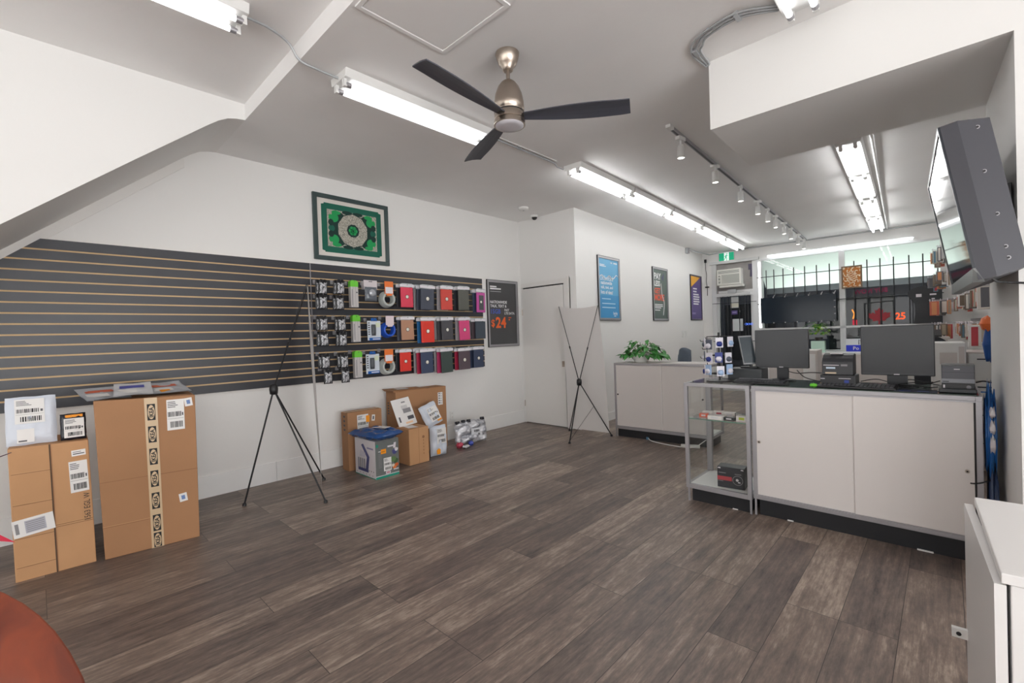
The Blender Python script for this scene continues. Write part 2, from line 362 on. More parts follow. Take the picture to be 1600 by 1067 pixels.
# white slab door and its frame
d = thing('door_1', 'plain white slab door standing shut in the corner past the slatwall', 'door', (-4.25, 5.13, 0)); struct(d)
mb = MB(); mb.box((-0.39, -0.012, 0.012), (0.385, 0.026, 2.015), TRIM); mb.build('door_leaf', d, bevel=0.002)
mb = MB(); mb.box((0.402, -0.02, 0), (0.50, 0.0, 2.10), TRIM); mb.box((0.452, -0.03, 0), (0.50, 0.0, 2.12), TRIM); mb.box((-0.41, -0.012, 2.035), (0.402, 0.0, 2.10), TRIM); mb.box((-0.405, 0.03, 2.0), (0.40, 0.09, 2.036), KICK)
mb.build('door_frame', d)
mb = MB(); mb.box((0.335, -0.020, 0.86), (0.375, -0.010, 0.94), STEEL); mb.tube([(0.355, -0.03, 0.9), (0.355, -0.012, 0.9)], 0.012, STEEL); mb.build('lock_plate', d)
for zz in (0.25, 1.62):
    mb = MB(); mb.tube([(-0.392, -0.016, zz), (-0.392, -0.016, zz+0.09)], 0.006, STEEL); mb.build('hinge', d)

# ---- shop front (far wall), local frame FR: x = u, y = v
VF = 5.08
GREYW = M('weathered_grey_board', '9a9694', 0.7, var=0.12, vscale=6)
FRAMEW = M('window_frame_white', 'd7d8d8', 0.4)
mb = MB(FR)
mb.box((-0.1, VF, 0), (0.19, VF+0.12, 3.3), WALL); mb.box((0.19, VF, 2.70), (4.2, VF+0.12, 3.3), WALL)
mb.box((1.17, VF, 0), (4.2, VF+0.12, 0.84), WALL); mb.box((3.80, VF, 0), (4.2, VF+0.12, 3.3), WALL)
struct(mb.build('wall_front'))
mb = MB(FR)
mb.box((1.08, VF-0.03, 0), (1.17, VF+0.1, 2.70), FRAMEW); mb.box((2.44, VF-0.05, 0.84), (2.525, VF+0.06, 2.70), FRAMEW)
mb.box((1.17, VF-0.05, 1.262), (3.80, VF+0.05, 1.30), FRAMEW); mb.box((1.17, VF-0.02, 2.67), (3.80, VF+0.06, 2.70), FRAMEW); mb.box((1.17, VF-0.16, 0.82), (3.80, VF+0.06, 0.86), FRAMEW)
w = mb.build('window_frame'); 
wn = thing('window_1', 'wide shop-front window with greenish glass and white frame', 'window', Mx=FR); struct(wn)
w.parent = wn; w.matrix_local = FR.inverted()
for (a, b, c, e) in ((1.17, 2.44, 1.30, 2.67), (2.525, 3.80, 1.30, 2.67), (1.17, 2.44, 0.86, 1.262), (2.525, 3.80, 0.86, 1.262)):
    mb = MB(); mb.box((a, VF+0.004, c), (b, VF+0.010, e), WGLASS); mb.build('window_pane', wn)
# glazed street door with boarded transom
d = thing('door_2', 'white-framed glazed street door under the air conditioner', 'door', Mx=FR); struct(d)
mb = MB(); mb.box((0.19, VF-0.02, 0), (0.285, VF+0.08, 2.72), FRAMEW); mb.box((0.99, VF-0.02, 0), (1.08, VF+0.08, 2.72), FRAMEW); mb.box((0.19, VF-0.03, 2.0), (1.08, VF+0.08, 2.07), FRAMEW); mb.box((0.15, VF-0.05, 2.70), (1.12, VF+0.02, 2.76), FRAMEW)
mb.build('door_frame', d)
mb = MB(); mb.box((0.285, VF+0.02, 2.07), (0.99, VF+0.06, 2.70), GREYW); mb.build('transom_board', d)
mb = MB(); mb.box((0.285, VF+0.01, 0.0), (0.99, VF+0.05, 0.35), FRAMEW); mb.box((0.285, VF+0.01, 1.9), (0.34, VF+0.05, 2.0), FRAMEW); mb.box((0.285, VF+0.01, 0.35), (0.33, VF+0.05, 2.0), FRAMEW); mb.box((0.945, VF+0.01, 0.35), (0.99, VF+0.05, 2.0), FRAMEW); mb.build('door_leaf', d)
mb = MB(); mb.box((0.33, VF+0.026, 0.35), (0.945, VF+0.032, 2.0), WGLASS); mb.build('door_pane', d)
mb = MB(); mb.box((0.33, VF-0.03, 2.075), (1.06, VF-0.0, 2.12), FRAMEW); mb.box((0.33, VF-0.05, 2.02), (0.95, VF-0.02, 2.06), FRAMEW); mb.box((0.52, VF-0.07, 2.06), (0.68, VF-0.02, 2.14), GALV); mb.build('door_closer', d)

# ---- street outside
OUTG = M('street_asphalt', '3c3d40', 0.8); FACADE = M('street_facade', '6c6d76', 0.8, var=0.15, vscale=1.2); DARKO = M('dark_street_opening', '1c1d22', 0.3); AWN = M('awning_fabric', 'e2ebe6', 0.8)
mb = MB(FR); mb.box((-8, 5.25, -0.2), (14, 20, -0.08), OUTG); tag(mb.build('street'), 'dark street beyond the shop window', 'street', kind='structure')
t = thing('street_building', 'dark grey building across the street seen through the window', 'building', Mx=FR @ T(2.5, 13.5, -0.08))
mb = MB(); mb.box((-10, 0, 0), (10, 0.3, 7), FACADE); mb.build('facade', t)
for x in (-7.5, -4.5, -1.2, 1.0, 3.1, 5.6):
    mb = MB(); mb.box((x, -0.06, 0.2), (x+1.7, 0.02, 2.3), DARKO); mb.build('shopfront_opening', t)
t = thing('awning', 'pale green lit awning hanging over the street side of the window', 'awning', Mx=FR)
mb = MB(); mb.hexa([(0.9, 5.3, 3.30), (4.6, 5.3, 3.30), (4.6, 6.65, 2.20), (0.9, 6.65, 2.20), (0.9, 5.3, 3.33), (4.6, 5.3, 3.33), (4.6, 6.65, 2.23), (0.9, 6.65, 2.23)], AWN)
mb.box((0.9, 6.64, 2.08), (4.6, 6.66, 2.23), M('awning_valance', '55575c', 0.8)); mb.build('canopy', t)
la = bpy.data.lights.new('awning_fill', 'AREA'); la.shape = 'RECTANGLE'; la.size = 3.4; la.size_y = 0.9; la.energy = 34; la.color = (0.97, 1.0, 0.975)  # unseen fill light added under the canopy to brighten it
lo = bpy.data.objects.new('awning_fill', la); C.objects.link(lo); lo.matrix_world = FR @ T(2.7, 6.2, 1.50) @ R(math.radians(176), 'X')

# ================================================================ CEILING LIGHTS
def fixture(name, label, Mx, length, group, tm=None):
    """strip light hanging under a ceiling: local y along, z=0 at ceiling"""
    t = thing(name, label, 'ceiling light', Mx=Mx, group=group)
    mb = MB(); mb.prism([(-0.108, 0), (-0.095, -0.052), (0.095, -0.052), (0.108, 0)], 0, length, WHITE, 'y'); mb.build('housing', t, bevel=0.003)
    for sx in (-0.055, 0.055):
        mb = MB(); mb.tube([(sx, 0.055, -0.082), (sx, length-0.055, -0.082)], 0.0155, tm or TUBEM, 12); mb.build('tube', t)
        for yy, s in ((0.0, 1), (length, -1)):
            mb = MB(); mb.box((sx-0.014, yy+s*0.004, -0.10), (sx+0.014, yy+s*0.024, -0.050), WHITE); mb.tube([(sx, yy+s*0.02, -0.082), (sx, yy+s*0.056, -0.082)], 0.017, ALU, 12); mb.build('socket', t)
    return t
GRP = 'fluorescent strip lights'
fixture('strip_light', 'twin-tube strip light over the stair soffit, nearest the top left corner', T(-2.80, -0.40, 3.16), 1.26, GRP, TUBE_DIM)
fixture('strip_light', 'twin-tube strip light behind the drooping fan blade, beyond the ceiling step', T(-2.80, 1.40, ZC), 1.31, GRP, TUBE_DIM)
fixture('strip_light', 'twin-tube strip light end peeking in at the top edge by the bulkhead', T(-0.515, 1.55, ZC), 1.30, GRP, TUBE_DIM)
nm = ['nearest strip light in the left row past the ceiling fan', 'second strip light from the fan in the left front row', 'middle strip light of the left front row above the posters', 'second-last strip light of the left front row', 'last strip light of the left front row beside the exit sign']
def cz(v): return ZC-0.0143*max(v, 0)
def frm(u, v, L):   # fixture following the sloping front ceiling
    za, zb = cz(v), cz(v+L); return FR @ T(u, v, za) @ Matrix.Rotation(math.atan2(zb-za, L), 4, 'X')
for i, v in enumerate((-1.32, -0.13, 1.06, 2.30, 3.50)):
    fixture('strip_light', nm[i], frm(0.885, v, 1.17), 1.17, GRP)
nm = ['strip light of the right front row half hidden by the bulkhead', 'second strip light of the right front row behind the bulkhead', 'third strip light of the right front row, second-last before the window', 'last strip light of the right front row nearest the shop window']
for i, v in enumerate((-0.99, 0.02, 1.18, 2.42, 3.62)):
    if i == 0: continue
    fixture('strip_light', nm[i-1], frm(3.02, v, 1.14), 1.14, GRP)
# track with ten spot heads
t = thing('lighting_track', 'thin ceiling track carrying the row of white spotlights', 'track', Mx=frm(1.94, -1.42, 6.4))
mb = MB(); mb.box((-0.018, 0, -0.022), (0.018, 6.4, 0.0), ALU); mb.box((-0.008, 0.01, -0.024), (0.008, 6.39, -0.021), M('track_slot', '4a4b4d', 0.5)); mb.build('rail', t)
mb = MB(); mb.box((-0.02, -0.05, -0.026), (0.02, 0.03, 0.0), WHITE); mb.build('end_cap', t)
ords = ['first', 'second', 'third', 'fourth', 'fifth', 'sixth', 'seventh', 'eighth', 'ninth', 'tenth']
sp = None
for i, v in enumerate((-1.2, -0.27, 0.65, 1.45, 1.99, 2.48, 3.07, 3.60, 4.22, 4.80)):
    lab = 'white cylinder spotlight, %s along the ceiling track from the room end' % ords[i]
    Mx = FR @ T(1.94, v, cz(v)-0.0255) @ R(random.uniform(-0.5, 0.5))
    if sp is None:
        sp = thing('track_spotlight', lab, 'spotlight', Mx=Mx, group='track spotlights')
        mb = MB(); mb.box((-0.02, -0.05, -0.03), (0.02, 0.05, 0), WHITE); mb.tube([(0, 0, -0.03), (0, 0, -0.075)], 0.009, WHITE); mb.build('adapter', sp)
        mb = MB(); mb.lathe([(0.024, -0.07), (0.030, -0.075), (0.031, -0.17), (0.034, -0.175), (0.034, -0.185), (0.028, -0.185), (0.026, -0.178)], M('lamp_white', 'dcdcda', 0.4), 16); mb.build('lamp_body', sp)
        mb = MB(); mb.lathe([(0.0, -0.180), (0.028, -0.181)], LENS, 16); mb.build('lens', sp)
    else: dup(sp, Mx, lab)
# window strip and corner tube
t = thing('window_strip_light', 'long bright strip light along the top of the shop window', 'light', Mx=FR @ T(1.27, VF-0.10, 2.735))
mb = MB(); mb.box((0, 0.02, 0.0), (2.22, 0.07, 0.035), WHITE); mb.build('housing', t)
mb = MB(); mb.tube([(0.02, 0.02, -0.002), (2.2, 0.02, -0.002)], 0.017, LED, 10); mb.build('tube', t)
t = thing('corner_tube_light', 'upright white light tube at the left edge of the shop window', 'light', Mx=FR @ T(1.128, VF-0.062, 1.30))
mb = MB(); mb.box((-0.03, 0.018, 0), (0.03, 0.03, 1.36), WHITE); mb.build('housing', t)
mb = MB(); mb.tube([(0, 0.005, 0.02), (0, 0.005, 1.34)], 0.014, LED, 10); mb.build('tube', t)
# conduits
def conduit(label, pts, r=0.0075, m=GALV, clips=()):
    t = thing('electrical_conduit', label, 'conduit', (0, 0, 0))
    mb = MB(); mb.tube(pts, r, m, 8); mb.build('pipe', t)
    for c in clips:
        mb = MB(); mb.box((c[0]-0.012, c[1]-0.022, c[2]-0.012), (c[0]+0.012, c[1]+0.022, c[2]), GALV); mb.build('clip', t)
z = ZC-0.012
conduit('bent steel conduit joining two strip lights over the ceiling step', curve([(-2.76, 0.86, 3.12), (-2.78, 0.98, 3.13), (-2.81, 1.10, 3.11), (-2.82, 1.165, 3.04), (-2.81, 1.25, 3.02), (-2.80, 1.40, 3.01)]), clips=())
conduit('straight conduit on the ceiling between fan and front strip lights', [(-2.80, 2.71, z), (-2.80, 3.55, z), (-2.79, 3.62, z-0.01), (-2.815, 3.70, z-0.02), (-2.815, 3.80, z-0.02)], clips=[(-2.79, 3.1, ZC)])
conduit('thin white cable running beside the ceiling conduit past the fan', [(-2.765, 2.71, ZC-0.006), (-2.765, 3.62, ZC-0.006)], 0.004, WHITE)
t = thing('cable_bundle', 'bundle of metal-clad cables curving over the ceiling to the bulkhead corner', 'cable bundle', (0, 0, 0))
for off in (0, 0.026, 0.052):
    mb = MB(); mb.tube(curve([(-0.63+off*0.05, 2.775+off, z), (-0.80, 2.68+off, z), (-0.98, 2.715+off, z), (-1.075+off*0.8, 2.78+off, z), (-1.115+off, 2.88, z), (-1.105+off*0.6, 3.04, z), (-1.09+off*0.2, 3.052, z-0.01)]), 0.0062, GALV); mb.build('pipe', t)
for (x, y) in ((-0.80, 2.70), (-1.09, 2.86)):
    mb = MB(); mb.box((x-0.012, y-0.02, ZC-0.022), (x+0.012, y+0.05, ZC), GALV); mb.build('clip', t)
def fpt(u, v, z): p = fr(u, v, z); return (p.x, p.y, p.z)
conduit('grey conduit running across above the exit sign and window', [fpt(0.02, 4.2, 2.955), fpt(0.10, 4.55, 2.935), fpt(0.19, 4.97, 2.92), fpt(0.24, 5.06, 2.94), fpt(0.6, 5.06, 2.955), fpt(3.9, 5.06, 2.955)], 0.011)
conduit('square white raceway beside the right front strip lights', [fpt(3.20, -0.9, cz(-0.5)-0.014), fpt(3.17, 2.0, cz(2)-0.014), fpt(3.14, 5.0, cz(5)-0.014)], 0.012, WHITE)
t = thing('junction_box', 'small grey junction box high on the wall above the purple poster', 'junction box', Mx=FR @ T(0, 4.13, 2.93))
mb = MB(); mb.box((0, -0.055, -0.055), (0.05, 0.055, 0.055), GALV); mb.build('box', t, bevel=0.004)
mb = MB(); mb.box((0.05, -0.05, -0.05), (0.053, 0.05, 0.05), ALU); mb.tube([(0.053, -0.02, 0), (0.056, -0.02, 0)], 0.006, GALV); mb.build('cover', t)
# access hatch
t = thing('ceiling_hatch', 'square white access panel set in the ceiling behind the fan', 'ceiling hatch', (-2.17, 1.19, ZC))
mb = MB()
w, L = 0.56, 0.57
for a, b, c, e in ((0, 0, w, 0.022), (0, L-0.022, w, L), (0, 0.022, 0.022, L-0.022), (w-0.022, 0.022, w, L-0.022)): mb.box((a, b, -0.008), (c, e, 0), CEIL)
mb.build('hatch_frame', t)
mb = MB(); mb.box((0.028, 0.028, -0.004), (w-0.028, L-0.028, 0), CEIL); mb.build('hatch_panel', t)
# smoke detector, dome camera
t = thing('smoke_detector', 'round white smoke detector on the ceiling near the corner door', 'smoke detector', (-4.09, 4.60, ZC))
mb = MB(); mb.lathe([(0.065, 0), (0.065, -0.018), (0.055, -0.034), (0.03, -0.04), (0, -0.041)][::-1], WHITE, 24); mb.build('housing', t)
mb = MB(); mb.lathe([(0.012, -0.041), (0.010, -0.045), (0, -0.046)][::-1], ALU, 12); mb.build('test_button', t)
t = thing('dome_camera', 'small white dome camera with dark lens above the corner door', 'security camera', (-4.26, 5.02, ZC))
mb = MB(); mb.lathe([(0, -0.03), (0.048, -0.03), (0.055, -0.02), (0.055, 0)], WHITE, 24); mb.build('base', t)
mb = MB(); mb.lathe([(0, -0.068), (0.02, -0.064), (0.036, -0.048), (0.04, -0.03)], GLOSSB, 24); mb.build('dome', t)
# ceiling fan
t = thing('ceiling_fan', 'brushed nickel ceiling fan with three charcoal blades', 'ceiling fan', (-1.91, 2.045, ZC))
mb = MB(); mb.lathe([(0.024, -0.108), (0.032, -0.104), (0.034, -0.09), (0.052, -0.07), (0.066, -0.035), (0.072, -0.008), (0.072, 0)], STEEL, 32); mb.build('canopy', t)
mb = MB(); mb.lathe([(0.012, -0.19), (0.012, -0.10)], STEEL, 16); mb.lathe([(0.026, -0.175), (0.02, -0.165), (0.012, -0.16)], STEEL, 16); mb.build('downrod', t)
mb = MB(); mb.lathe([(0.092, -0.405), (0.092, -0.365), (0.088, -0.362), (0.088, -0.352), (0.092, -0.349), (0.091, -0.30), (0.082, -0.25), (0.064, -0.205), (0.045, -0.18), (0.03, -0.168), (0.014, -0.165)], STEEL, 40); mb.build('motor_housing', t)
mb = MB(); mb.lathe([(0.096, -0.437), (0.096, -0.412), (0.090, -0.405)], STEEL, 40); mb.lathe([(0.089, -0.368), (0.0925, -0.366), (0.0925, -0.361), (0.089, -0.359)], BLACK, 40); mb.build('light_ring', t)
mb = MB(); mb.lathe([(0, -0.447), (0.05, -0.446), (0.086, -0.440), (0.0865, -0.43)], M('frosted_diffuser', 'cfccd2', 0.35), 40); mb.build('light_cover', t)
def blade():
    mb = MB(); n = 16; top = []; out = []
    for i in range(n+1):
        s = i/n; x = 0.075+s*0.635; hw = 0.030+0.040*math.sin(min(1, s*1.15)*PI*0.62)
        lead = hw; trail = -hw
        if s > 0.93: lead -= (s-0.93)*0.12
        out.append((x, trail, lead, -0.0))
    vs = []; fs = []
    for (x, a, b, z) in out:
        for zz in (0.003, -0.003):
            for k in range(5):
                y = a+(b-a)*k/4; vs.append((x+ (0.022*(k/4) if x > 0.68 else 0), y, zz+0.012*math.sin(k/4*PI)*0.5))
    for i in range(n):
        for l in range(2):
            for k in range(4):
                q = (i*10+l*5+k, i*10+l*5+k+1, (i+1)*10+l*5+k+1, (i+1)*10+l*5+k); fs.append(q[::-1] if l == 0 else q)
        fs.append((i*10, (i+1)*10, (i+1)*10+5, i*10+5)); fs.append((i*10+4, i*10+9, (i+1)*10+9, (i+1)*10+4))
    e = n*10; fs.append(tuple(e+k for k in range(5))+tuple(e+9-k for k in range(5)))
    mb.add(vs, fs, BLADE, False); return mb
b0 = None
for ang in (37, 157, -83):
    Mx = T(0, 0, -0.385) @ R(math.radians(ang)) @ R(math.radians(-11), 'X')
    if b0 is None: b0 = blade().build('fan_blade', t, Mx=Mx)
    else: q = b0.copy(); C.objects.link(q); q.parent = t; q.matrix_local = Mx

# ================================================================ LEFT WALL
XS = XW+0.022                                   # face of the slatwall
def slat(name, label, ya, yb, clip):
    t = thing(name, label, 'slatwall panel', (XW, 0, 0), group='black slatwall panels')
    mb = MB(); z0, z1 = 2.125-16*0.0762, 2.125
    yl = lambda z: max(ya, 0.049+(z-2.122)/0.86) if clip else ya
    pts = [(yl(z0), z0), (yb, z0), (yb, z1), (yl(z1), z1)]
    if clip: pts.append((ya, 2.122-(0.049-ya)*0.86))
    mb.prism(pts, 0.001, 0.0165, MDF, 'x'); mb.build('backing_board', t)
    mb = MB()
    for k in range(16):
        b = 2.125-0.0762*(k+1)+(0.0062 if k < 15 else 0); a = 2.125-0.0762*k-(0.0062 if k else 0)
        mb.prism([(yl(b), b), (yb, b), (yb, a), (yl(a), a)], 0.016, 0.022, BLACKLAM, 'x')
    mb.build('slat_face', t)
    return t
slat('slatwall_panel', 'bare black slatwall panel with tan grooves, cut along the stair soffit', -0.50, 1.953, True)
slat('slatwall_panel', 'black slatwall panel hung with phone accessories beside the price poster', 1.957, 4.325, False)
mb = MB(); mb.box((XS-0.002, 1.951, 0.906), (XS+0.003, 1.959, 2.125), ALU)
tag(mb.build('joint_strip'), 'thin metal strip covering the joint between the two slatwall panels', 'trim strip')
# framed textile picture
FRAMEB = M('dark_green_frame', '3a4a4a', 0.4); MATB = M('cream_mat', 'dcd6cf', 0.7); G1 = M('felt_dark_green', '17614f', 0.8); G2 = M('felt_bright_green', '1f9a55', 0.8); G3 = M('felt_black_green', '14352f', 0.8); GREYT = foil_mat('silver_thread', '77756c', 'cfcabd', 120, 0.6, 0.1)
def wallM(y, z, x=XW): return Matrix(((0, 0, 1, x), (1, 0, 0, y), (0, 1, 0, z), (0, 0, 0, 1)))   # local x->+y, y->+z, z->+x
t = thing('framed_picture', 'green framed embroidered mandala hanging above the slatwall', 'picture', Mx=wallM(2.44, 2.52, XW+0.001))
W, H = 0.435, 0.345
mb = MB()
for a, b, c, d in ((-W, -H, W, -H+0.045), (-W, H-0.045, W, H), (-W, -H+0.045, -W+0.045, H-0.045), (W-0.045, -H+0.045, W, H-0.045)): mb.box((a, b, 0), (c, d, 0.028), FRAMEB)
mb.build('frame', t, bevel=0.004)
mb = MB(); mb.box((-W+0.04, -H+0.04, 0), (W-0.04, H-0.04, 0.01), MATB); mb.build('mat_board', t)
mb = MB(); z = 0.0115; a, b = 0.345, 0.258
mb.prism([(-a+0.03, -b), (a-0.03, -b), (a-0.03, -b+0.012), (a, -b+0.02), (a, b-0.02), (a-0.03, b-0.012), (a-0.03, b), (-a+0.03, b), (-a+0.03, b-0.012), (-a, b-0.02), (-a, -b+0.02), (-a+0.03, -b+0.012)], 0.010, z, G1)
mb.rect(-0.285, -0.195, 0.285, 0.195, z+0.0004, GREYT)
def disc(cx, cy, rx, ry, zz, m, n=20, a0=0): mb.quad([(cx+rx*math.cos(2*PI*k/n+a0), cy+ry*math.sin(2*PI*k/n+a0), zz) for k in range(n)], m)
for sx in (-1, 1):
    for sy in (-1, 1):
        disc(sx*0.165, sy*0.10, 0.085, 0.085, z+0.001, G3); disc(sx*0.215, sy*0.115, 0.055, 0.05, z+0.0014, G2); disc(sx*0.255, sy*0.165, 0.03, 0.03, z+0.0018, GREYT, 4, 0.78); disc(sx*0.185, sy*0.17, 0.05, 0.022, z+0.0018, G2)
        disc(sx*0.245, sy*0.06, 0.03, 0.035, z+0.0018, G3); disc(sx*0.06, sy*0.185, 0.06, 0.02, z+0.001, G3)
    disc(sx*0.24, 0, 0.035, 0.035, z+0.0016, G1); disc(sx*0.12, 0, 0.12, 0.16, z+0.0008, G3, 24)
disc(0, 0, 0.185, 0.19, z+0.0022, G3, 10, 0.31); disc(0, 0, 0.175, 0.18, z+0.0028, GREYT, 10, 0.31); disc(0, 0, 0.072, 0.072, z+0.0034, G3, 10)
for k in range(6): disc(0.03*math.cos(k*PI/3), 0.03*math.sin(k*PI/3), 0.022, 0.022, z+0.004, G2, 8)
mb.build('textile_art', t)
# price poster
def poster_frame(t, w, h, fw=0.03, fm=ALU, em=None):
    mb = MB()
    for a, b, c, d in ((-w/2, -h/2, w/2, -h/2+fw), (-w/2, h/2-fw, w/2, h/2), (-w/2, -h/2+fw, -w/2+fw, h/2-fw), (w/2-fw, -h/2+fw, w/2, h/2-fw)): mb.box((a, b, 0), (c, d, 0.018), fm)
    for a, b, c, d in ((-w/2-0.006, -h/2-0.006, w/2+0.006, -h/2), (-w/2-0.006, h/2, w/2+0.006, h/2+0.006), (-w/2-0.006, -h/2, -w/2, h/2), (w/2, -h/2, w/2+0.006, h/2)): mb.box((a, b, 0), (c, d, 0.02), em or BLACK)
    mb.build('frame', t)
POSTB = M('poster_black', '4a4a4c', 0.4); POSTO = M('poster_orange', 'f0672a', 0.5); POSTBL = M('poster_blue_ink', '4a63c8', 0.5); PWHT = M('poster_white_ink', 'eeeef0', 0.5)
def line(mb, x0, y, w, h, m, z): mb.rect(x0, y-h/2, x0+w, y+h/2, z, m)
def words(mb, s, x0, y, h, m, z, maxw=None, bold=0.02):
    vs, fs, w, hh = text_geo(s, bold); k = h/hh; ww = min(w*k, maxw or 9); mb.text(s, h, T(x0+ww/2, y, z), m, maxw, bold)
t = thing('framed_poster', 'dark framed poster advertising an orange $24 price next to the slatwall', 'poster', Mx=wallM(4.735, 1.648, XW+0.001))
poster_frame(t, 0.62, 0.95)
mb = MB(); mb.box((-0.285, -0.45, 0), (0.285, 0.45, 0.008), POSTB); z = 0.009
line(mb, -0.25, 0.385, 0.13, 0.018, PWHT, z); line(mb, -0.25, 0.355, 0.22, 0.02, PWHT, z); line(mb, -0.25, 0.315, 0.22, 0.004, PWHT, z)
words(mb, 'NATIONWIDE', -0.255, 0.165, 0.042, PWHT, z, 0.34); words(mb, 'TALK, TEXT &', -0.255, 0.105, 0.046, PWHT, z, 0.33)
words(mb, '15GB', -0.245, 0.03, 0.068, POSTBL, z, 0.25); words(mb, 'FAST', 0.03, 0.052, 0.034, PWHT, z, 0.12); words(mb, 'LTE DATA', 0.03, 0.005, 0.036, PWHT, z, 0.21)
words(mb, '$', -0.245, -0.145, 0.12, POSTO, z, 0.085); words(mb, '24', -0.155, -0.13, 0.16, POSTO, z, 0.27, 0.03); line(mb, 0.11, -0.06, 0.06, 0.012, POSTO, z); line(mb, 0.11, -0.09, 0.03, 0.018, POSTO, z)
mb.build('printed_sheet', t)
# wall socket
t = thing('wall_socket', 'white power socket low on the wall behind the parcels', 'socket', Mx=wallM(3.73, 0.31, XW))
mb = MB(); mb.box((-0.035, -0.057, 0), (0.035, 0.057, 0.006), WHITE); mb.build('plate', t, bevel=0.002)
for zz in (-0.025, 0.025):
    mb = MB(); mb.box((-0.017, zz-0.015, 0.006), (0.017, zz+0.015, 0.009), TRIM)
    for q in (-0.006, 0.006): mb.box((q-0.001, zz-0.004, 0.009), (q+0.001, zz+0.006, 0.0095), BLACK)
    mb.build('outlet', t)

# ---------------- hanging merchandise (local: x -> +y, y -> up, z -> out of wall; origin at front centre)
XF = -4.47
def wall_hook(y, z, label):
    label = label.replace(' of the tablet cases', '') if len(label.split()) > 16 else label
    t = thing('display_hook', label, 'hook', Mx=wallM(y, z, XS), group='slatwall display hooks')
    mb = MB(); mb.tube([(0, 0, -0.004), (0, 0, 0.205), (0, 0.006, 0.212)], 0.0025, ALU, 6); mb.build('prong', t)
    mb = MB(); mb.box((-0.018, -0.02, 0.0), (0.018, 0.02, 0.003), ALU); mb.build('back_plate', t)
PKEDGE = M('black_pack_edge', '15151a', 0.3)
def foil_pack():
    t = thing('foil_pack', 'x', 'accessory pack', group='black foil accessory packs')
    mb = MB(); pillow(mb, 0.088, 0.142, 0.022, PKEDGE, 8, 0.3, 3, flat=0.25); mb.build('pouch', t)
    mb = MB(); pillow(mb, 0.066, 0.108, 0.012, FOIL, 8, 0.8, 5, T(0, -0.006, 0.008), flat=0.3); mb.build('window', t)
    mb = MB(); mb.prism([(-0.035, 0.064), (0.035, 0.064), (0.03, 0.078), (-0.03, 0.078)], -0.002, 0.002, PKEDGE); mb.build('header', t)
    return t
proto = foil_pack(); used = [False]
def place(proto, used, Mx, label, group=None):
    if not used[0]: used[0] = True; proto.matrix_local = Mx; proto['label'] = label; o = proto; 
    else: o = dup(proto, Mx, label)
    if group: o['group'] = group
    return o
packs = [(1.993, 1.792, 'upper pack in the first column of the top row'), (1.989, 1.646, 'lower pack in the first column of the top row'), (2.175, 1.800, 'upper pack in the second column of the top row'), (2.162, 1.643, 'lower pack in the second column of the top row'),
 (1.985, 1.430, 'upper pack in the first column of the middle row'), (1.986, 1.277, 'lower pack in the first column of the middle row'), (2.174, 1.427, 'upper pack in the second column of the middle row'), (2.181, 1.269, 'lower pack in the second column of the middle row'),
 (1.993, 1.054, 'upper pack in the first column of the bottom row'), (2.013, 0.899, 'lower pack in the first column of the bottom row'), (2.186, 1.046, 'upper pack in the second column of the bottom row'), (2.194, 0.894, 'lower pack in the second column of the bottom row')]
GP = 'black foil accessory packs'
for i, (y, z, s) in enumerate(packs):
    place(proto, used, wallM(y, z+0.073, XF) @ R(random.uniform(-0.05, 0.05)), 'black foil accessory pack, '+s, GP)
    wall_hook(y, z+0.073+0.071, 'metal hook holding the foil %s' % s)
    if i not in (9, 11):
        place(proto, used, wallM(y-0.012, z+0.073, XF-0.045) @ R(random.uniform(-0.05, 0.05)), 'black foil pack tucked behind the '+s.replace(' of the', ','), GP)
# slim boxed cables with green hang tab
CABW = M('cable_box', 'c9c5c4', 0.4); CABG = M('lime_green', '6fce3c', 0.5); GREYI = M('grey_ink', '8b898c', 0.6)
t = thing('boxed_cable', 'x', 'cable box', group='slim cable boxes with green tops')
mb = MB(); mb.box((-0.042, -0.14, -0.05), (0.042, 0.075, 0), CABW)
for x in (-0.0155, 0.0105): mb.rect(x-0.0012, -0.135, x+0.0012, 0.075, 0.0006, GREYI)
mb.rect(0.018, 0.01, 0.034, 0.024, 0.0006, INK); mb.rect(-0.03, -0.12, -0.022, 0.05, 0.0006, GREYI); mb.build('box', t, bevel=0.002)
mb = MB(); mb.prism([(-0.043, 0.075), (0.043, 0.075), (0.043, 0.125), (0.02, 0.142), (-0.028, 0.142), (-0.043, 0.128)], -0.05, 0.001, CABG); mb.build('hang_tab', t)
u_ = [False]
for y, z, s in ((2.326, 1.672, 'top'), (2.336, 1.310, 'middle'), (2.343, 0.933, 'bottom')):
    place(t, u_, wallM(y, z+0.14, XF), 'slim grey cable box with lime green top on the %s row' % s); wall_hook(y, z+0.14+0.128, 'metal hook holding the green-topped cable box on the %s row' % s)
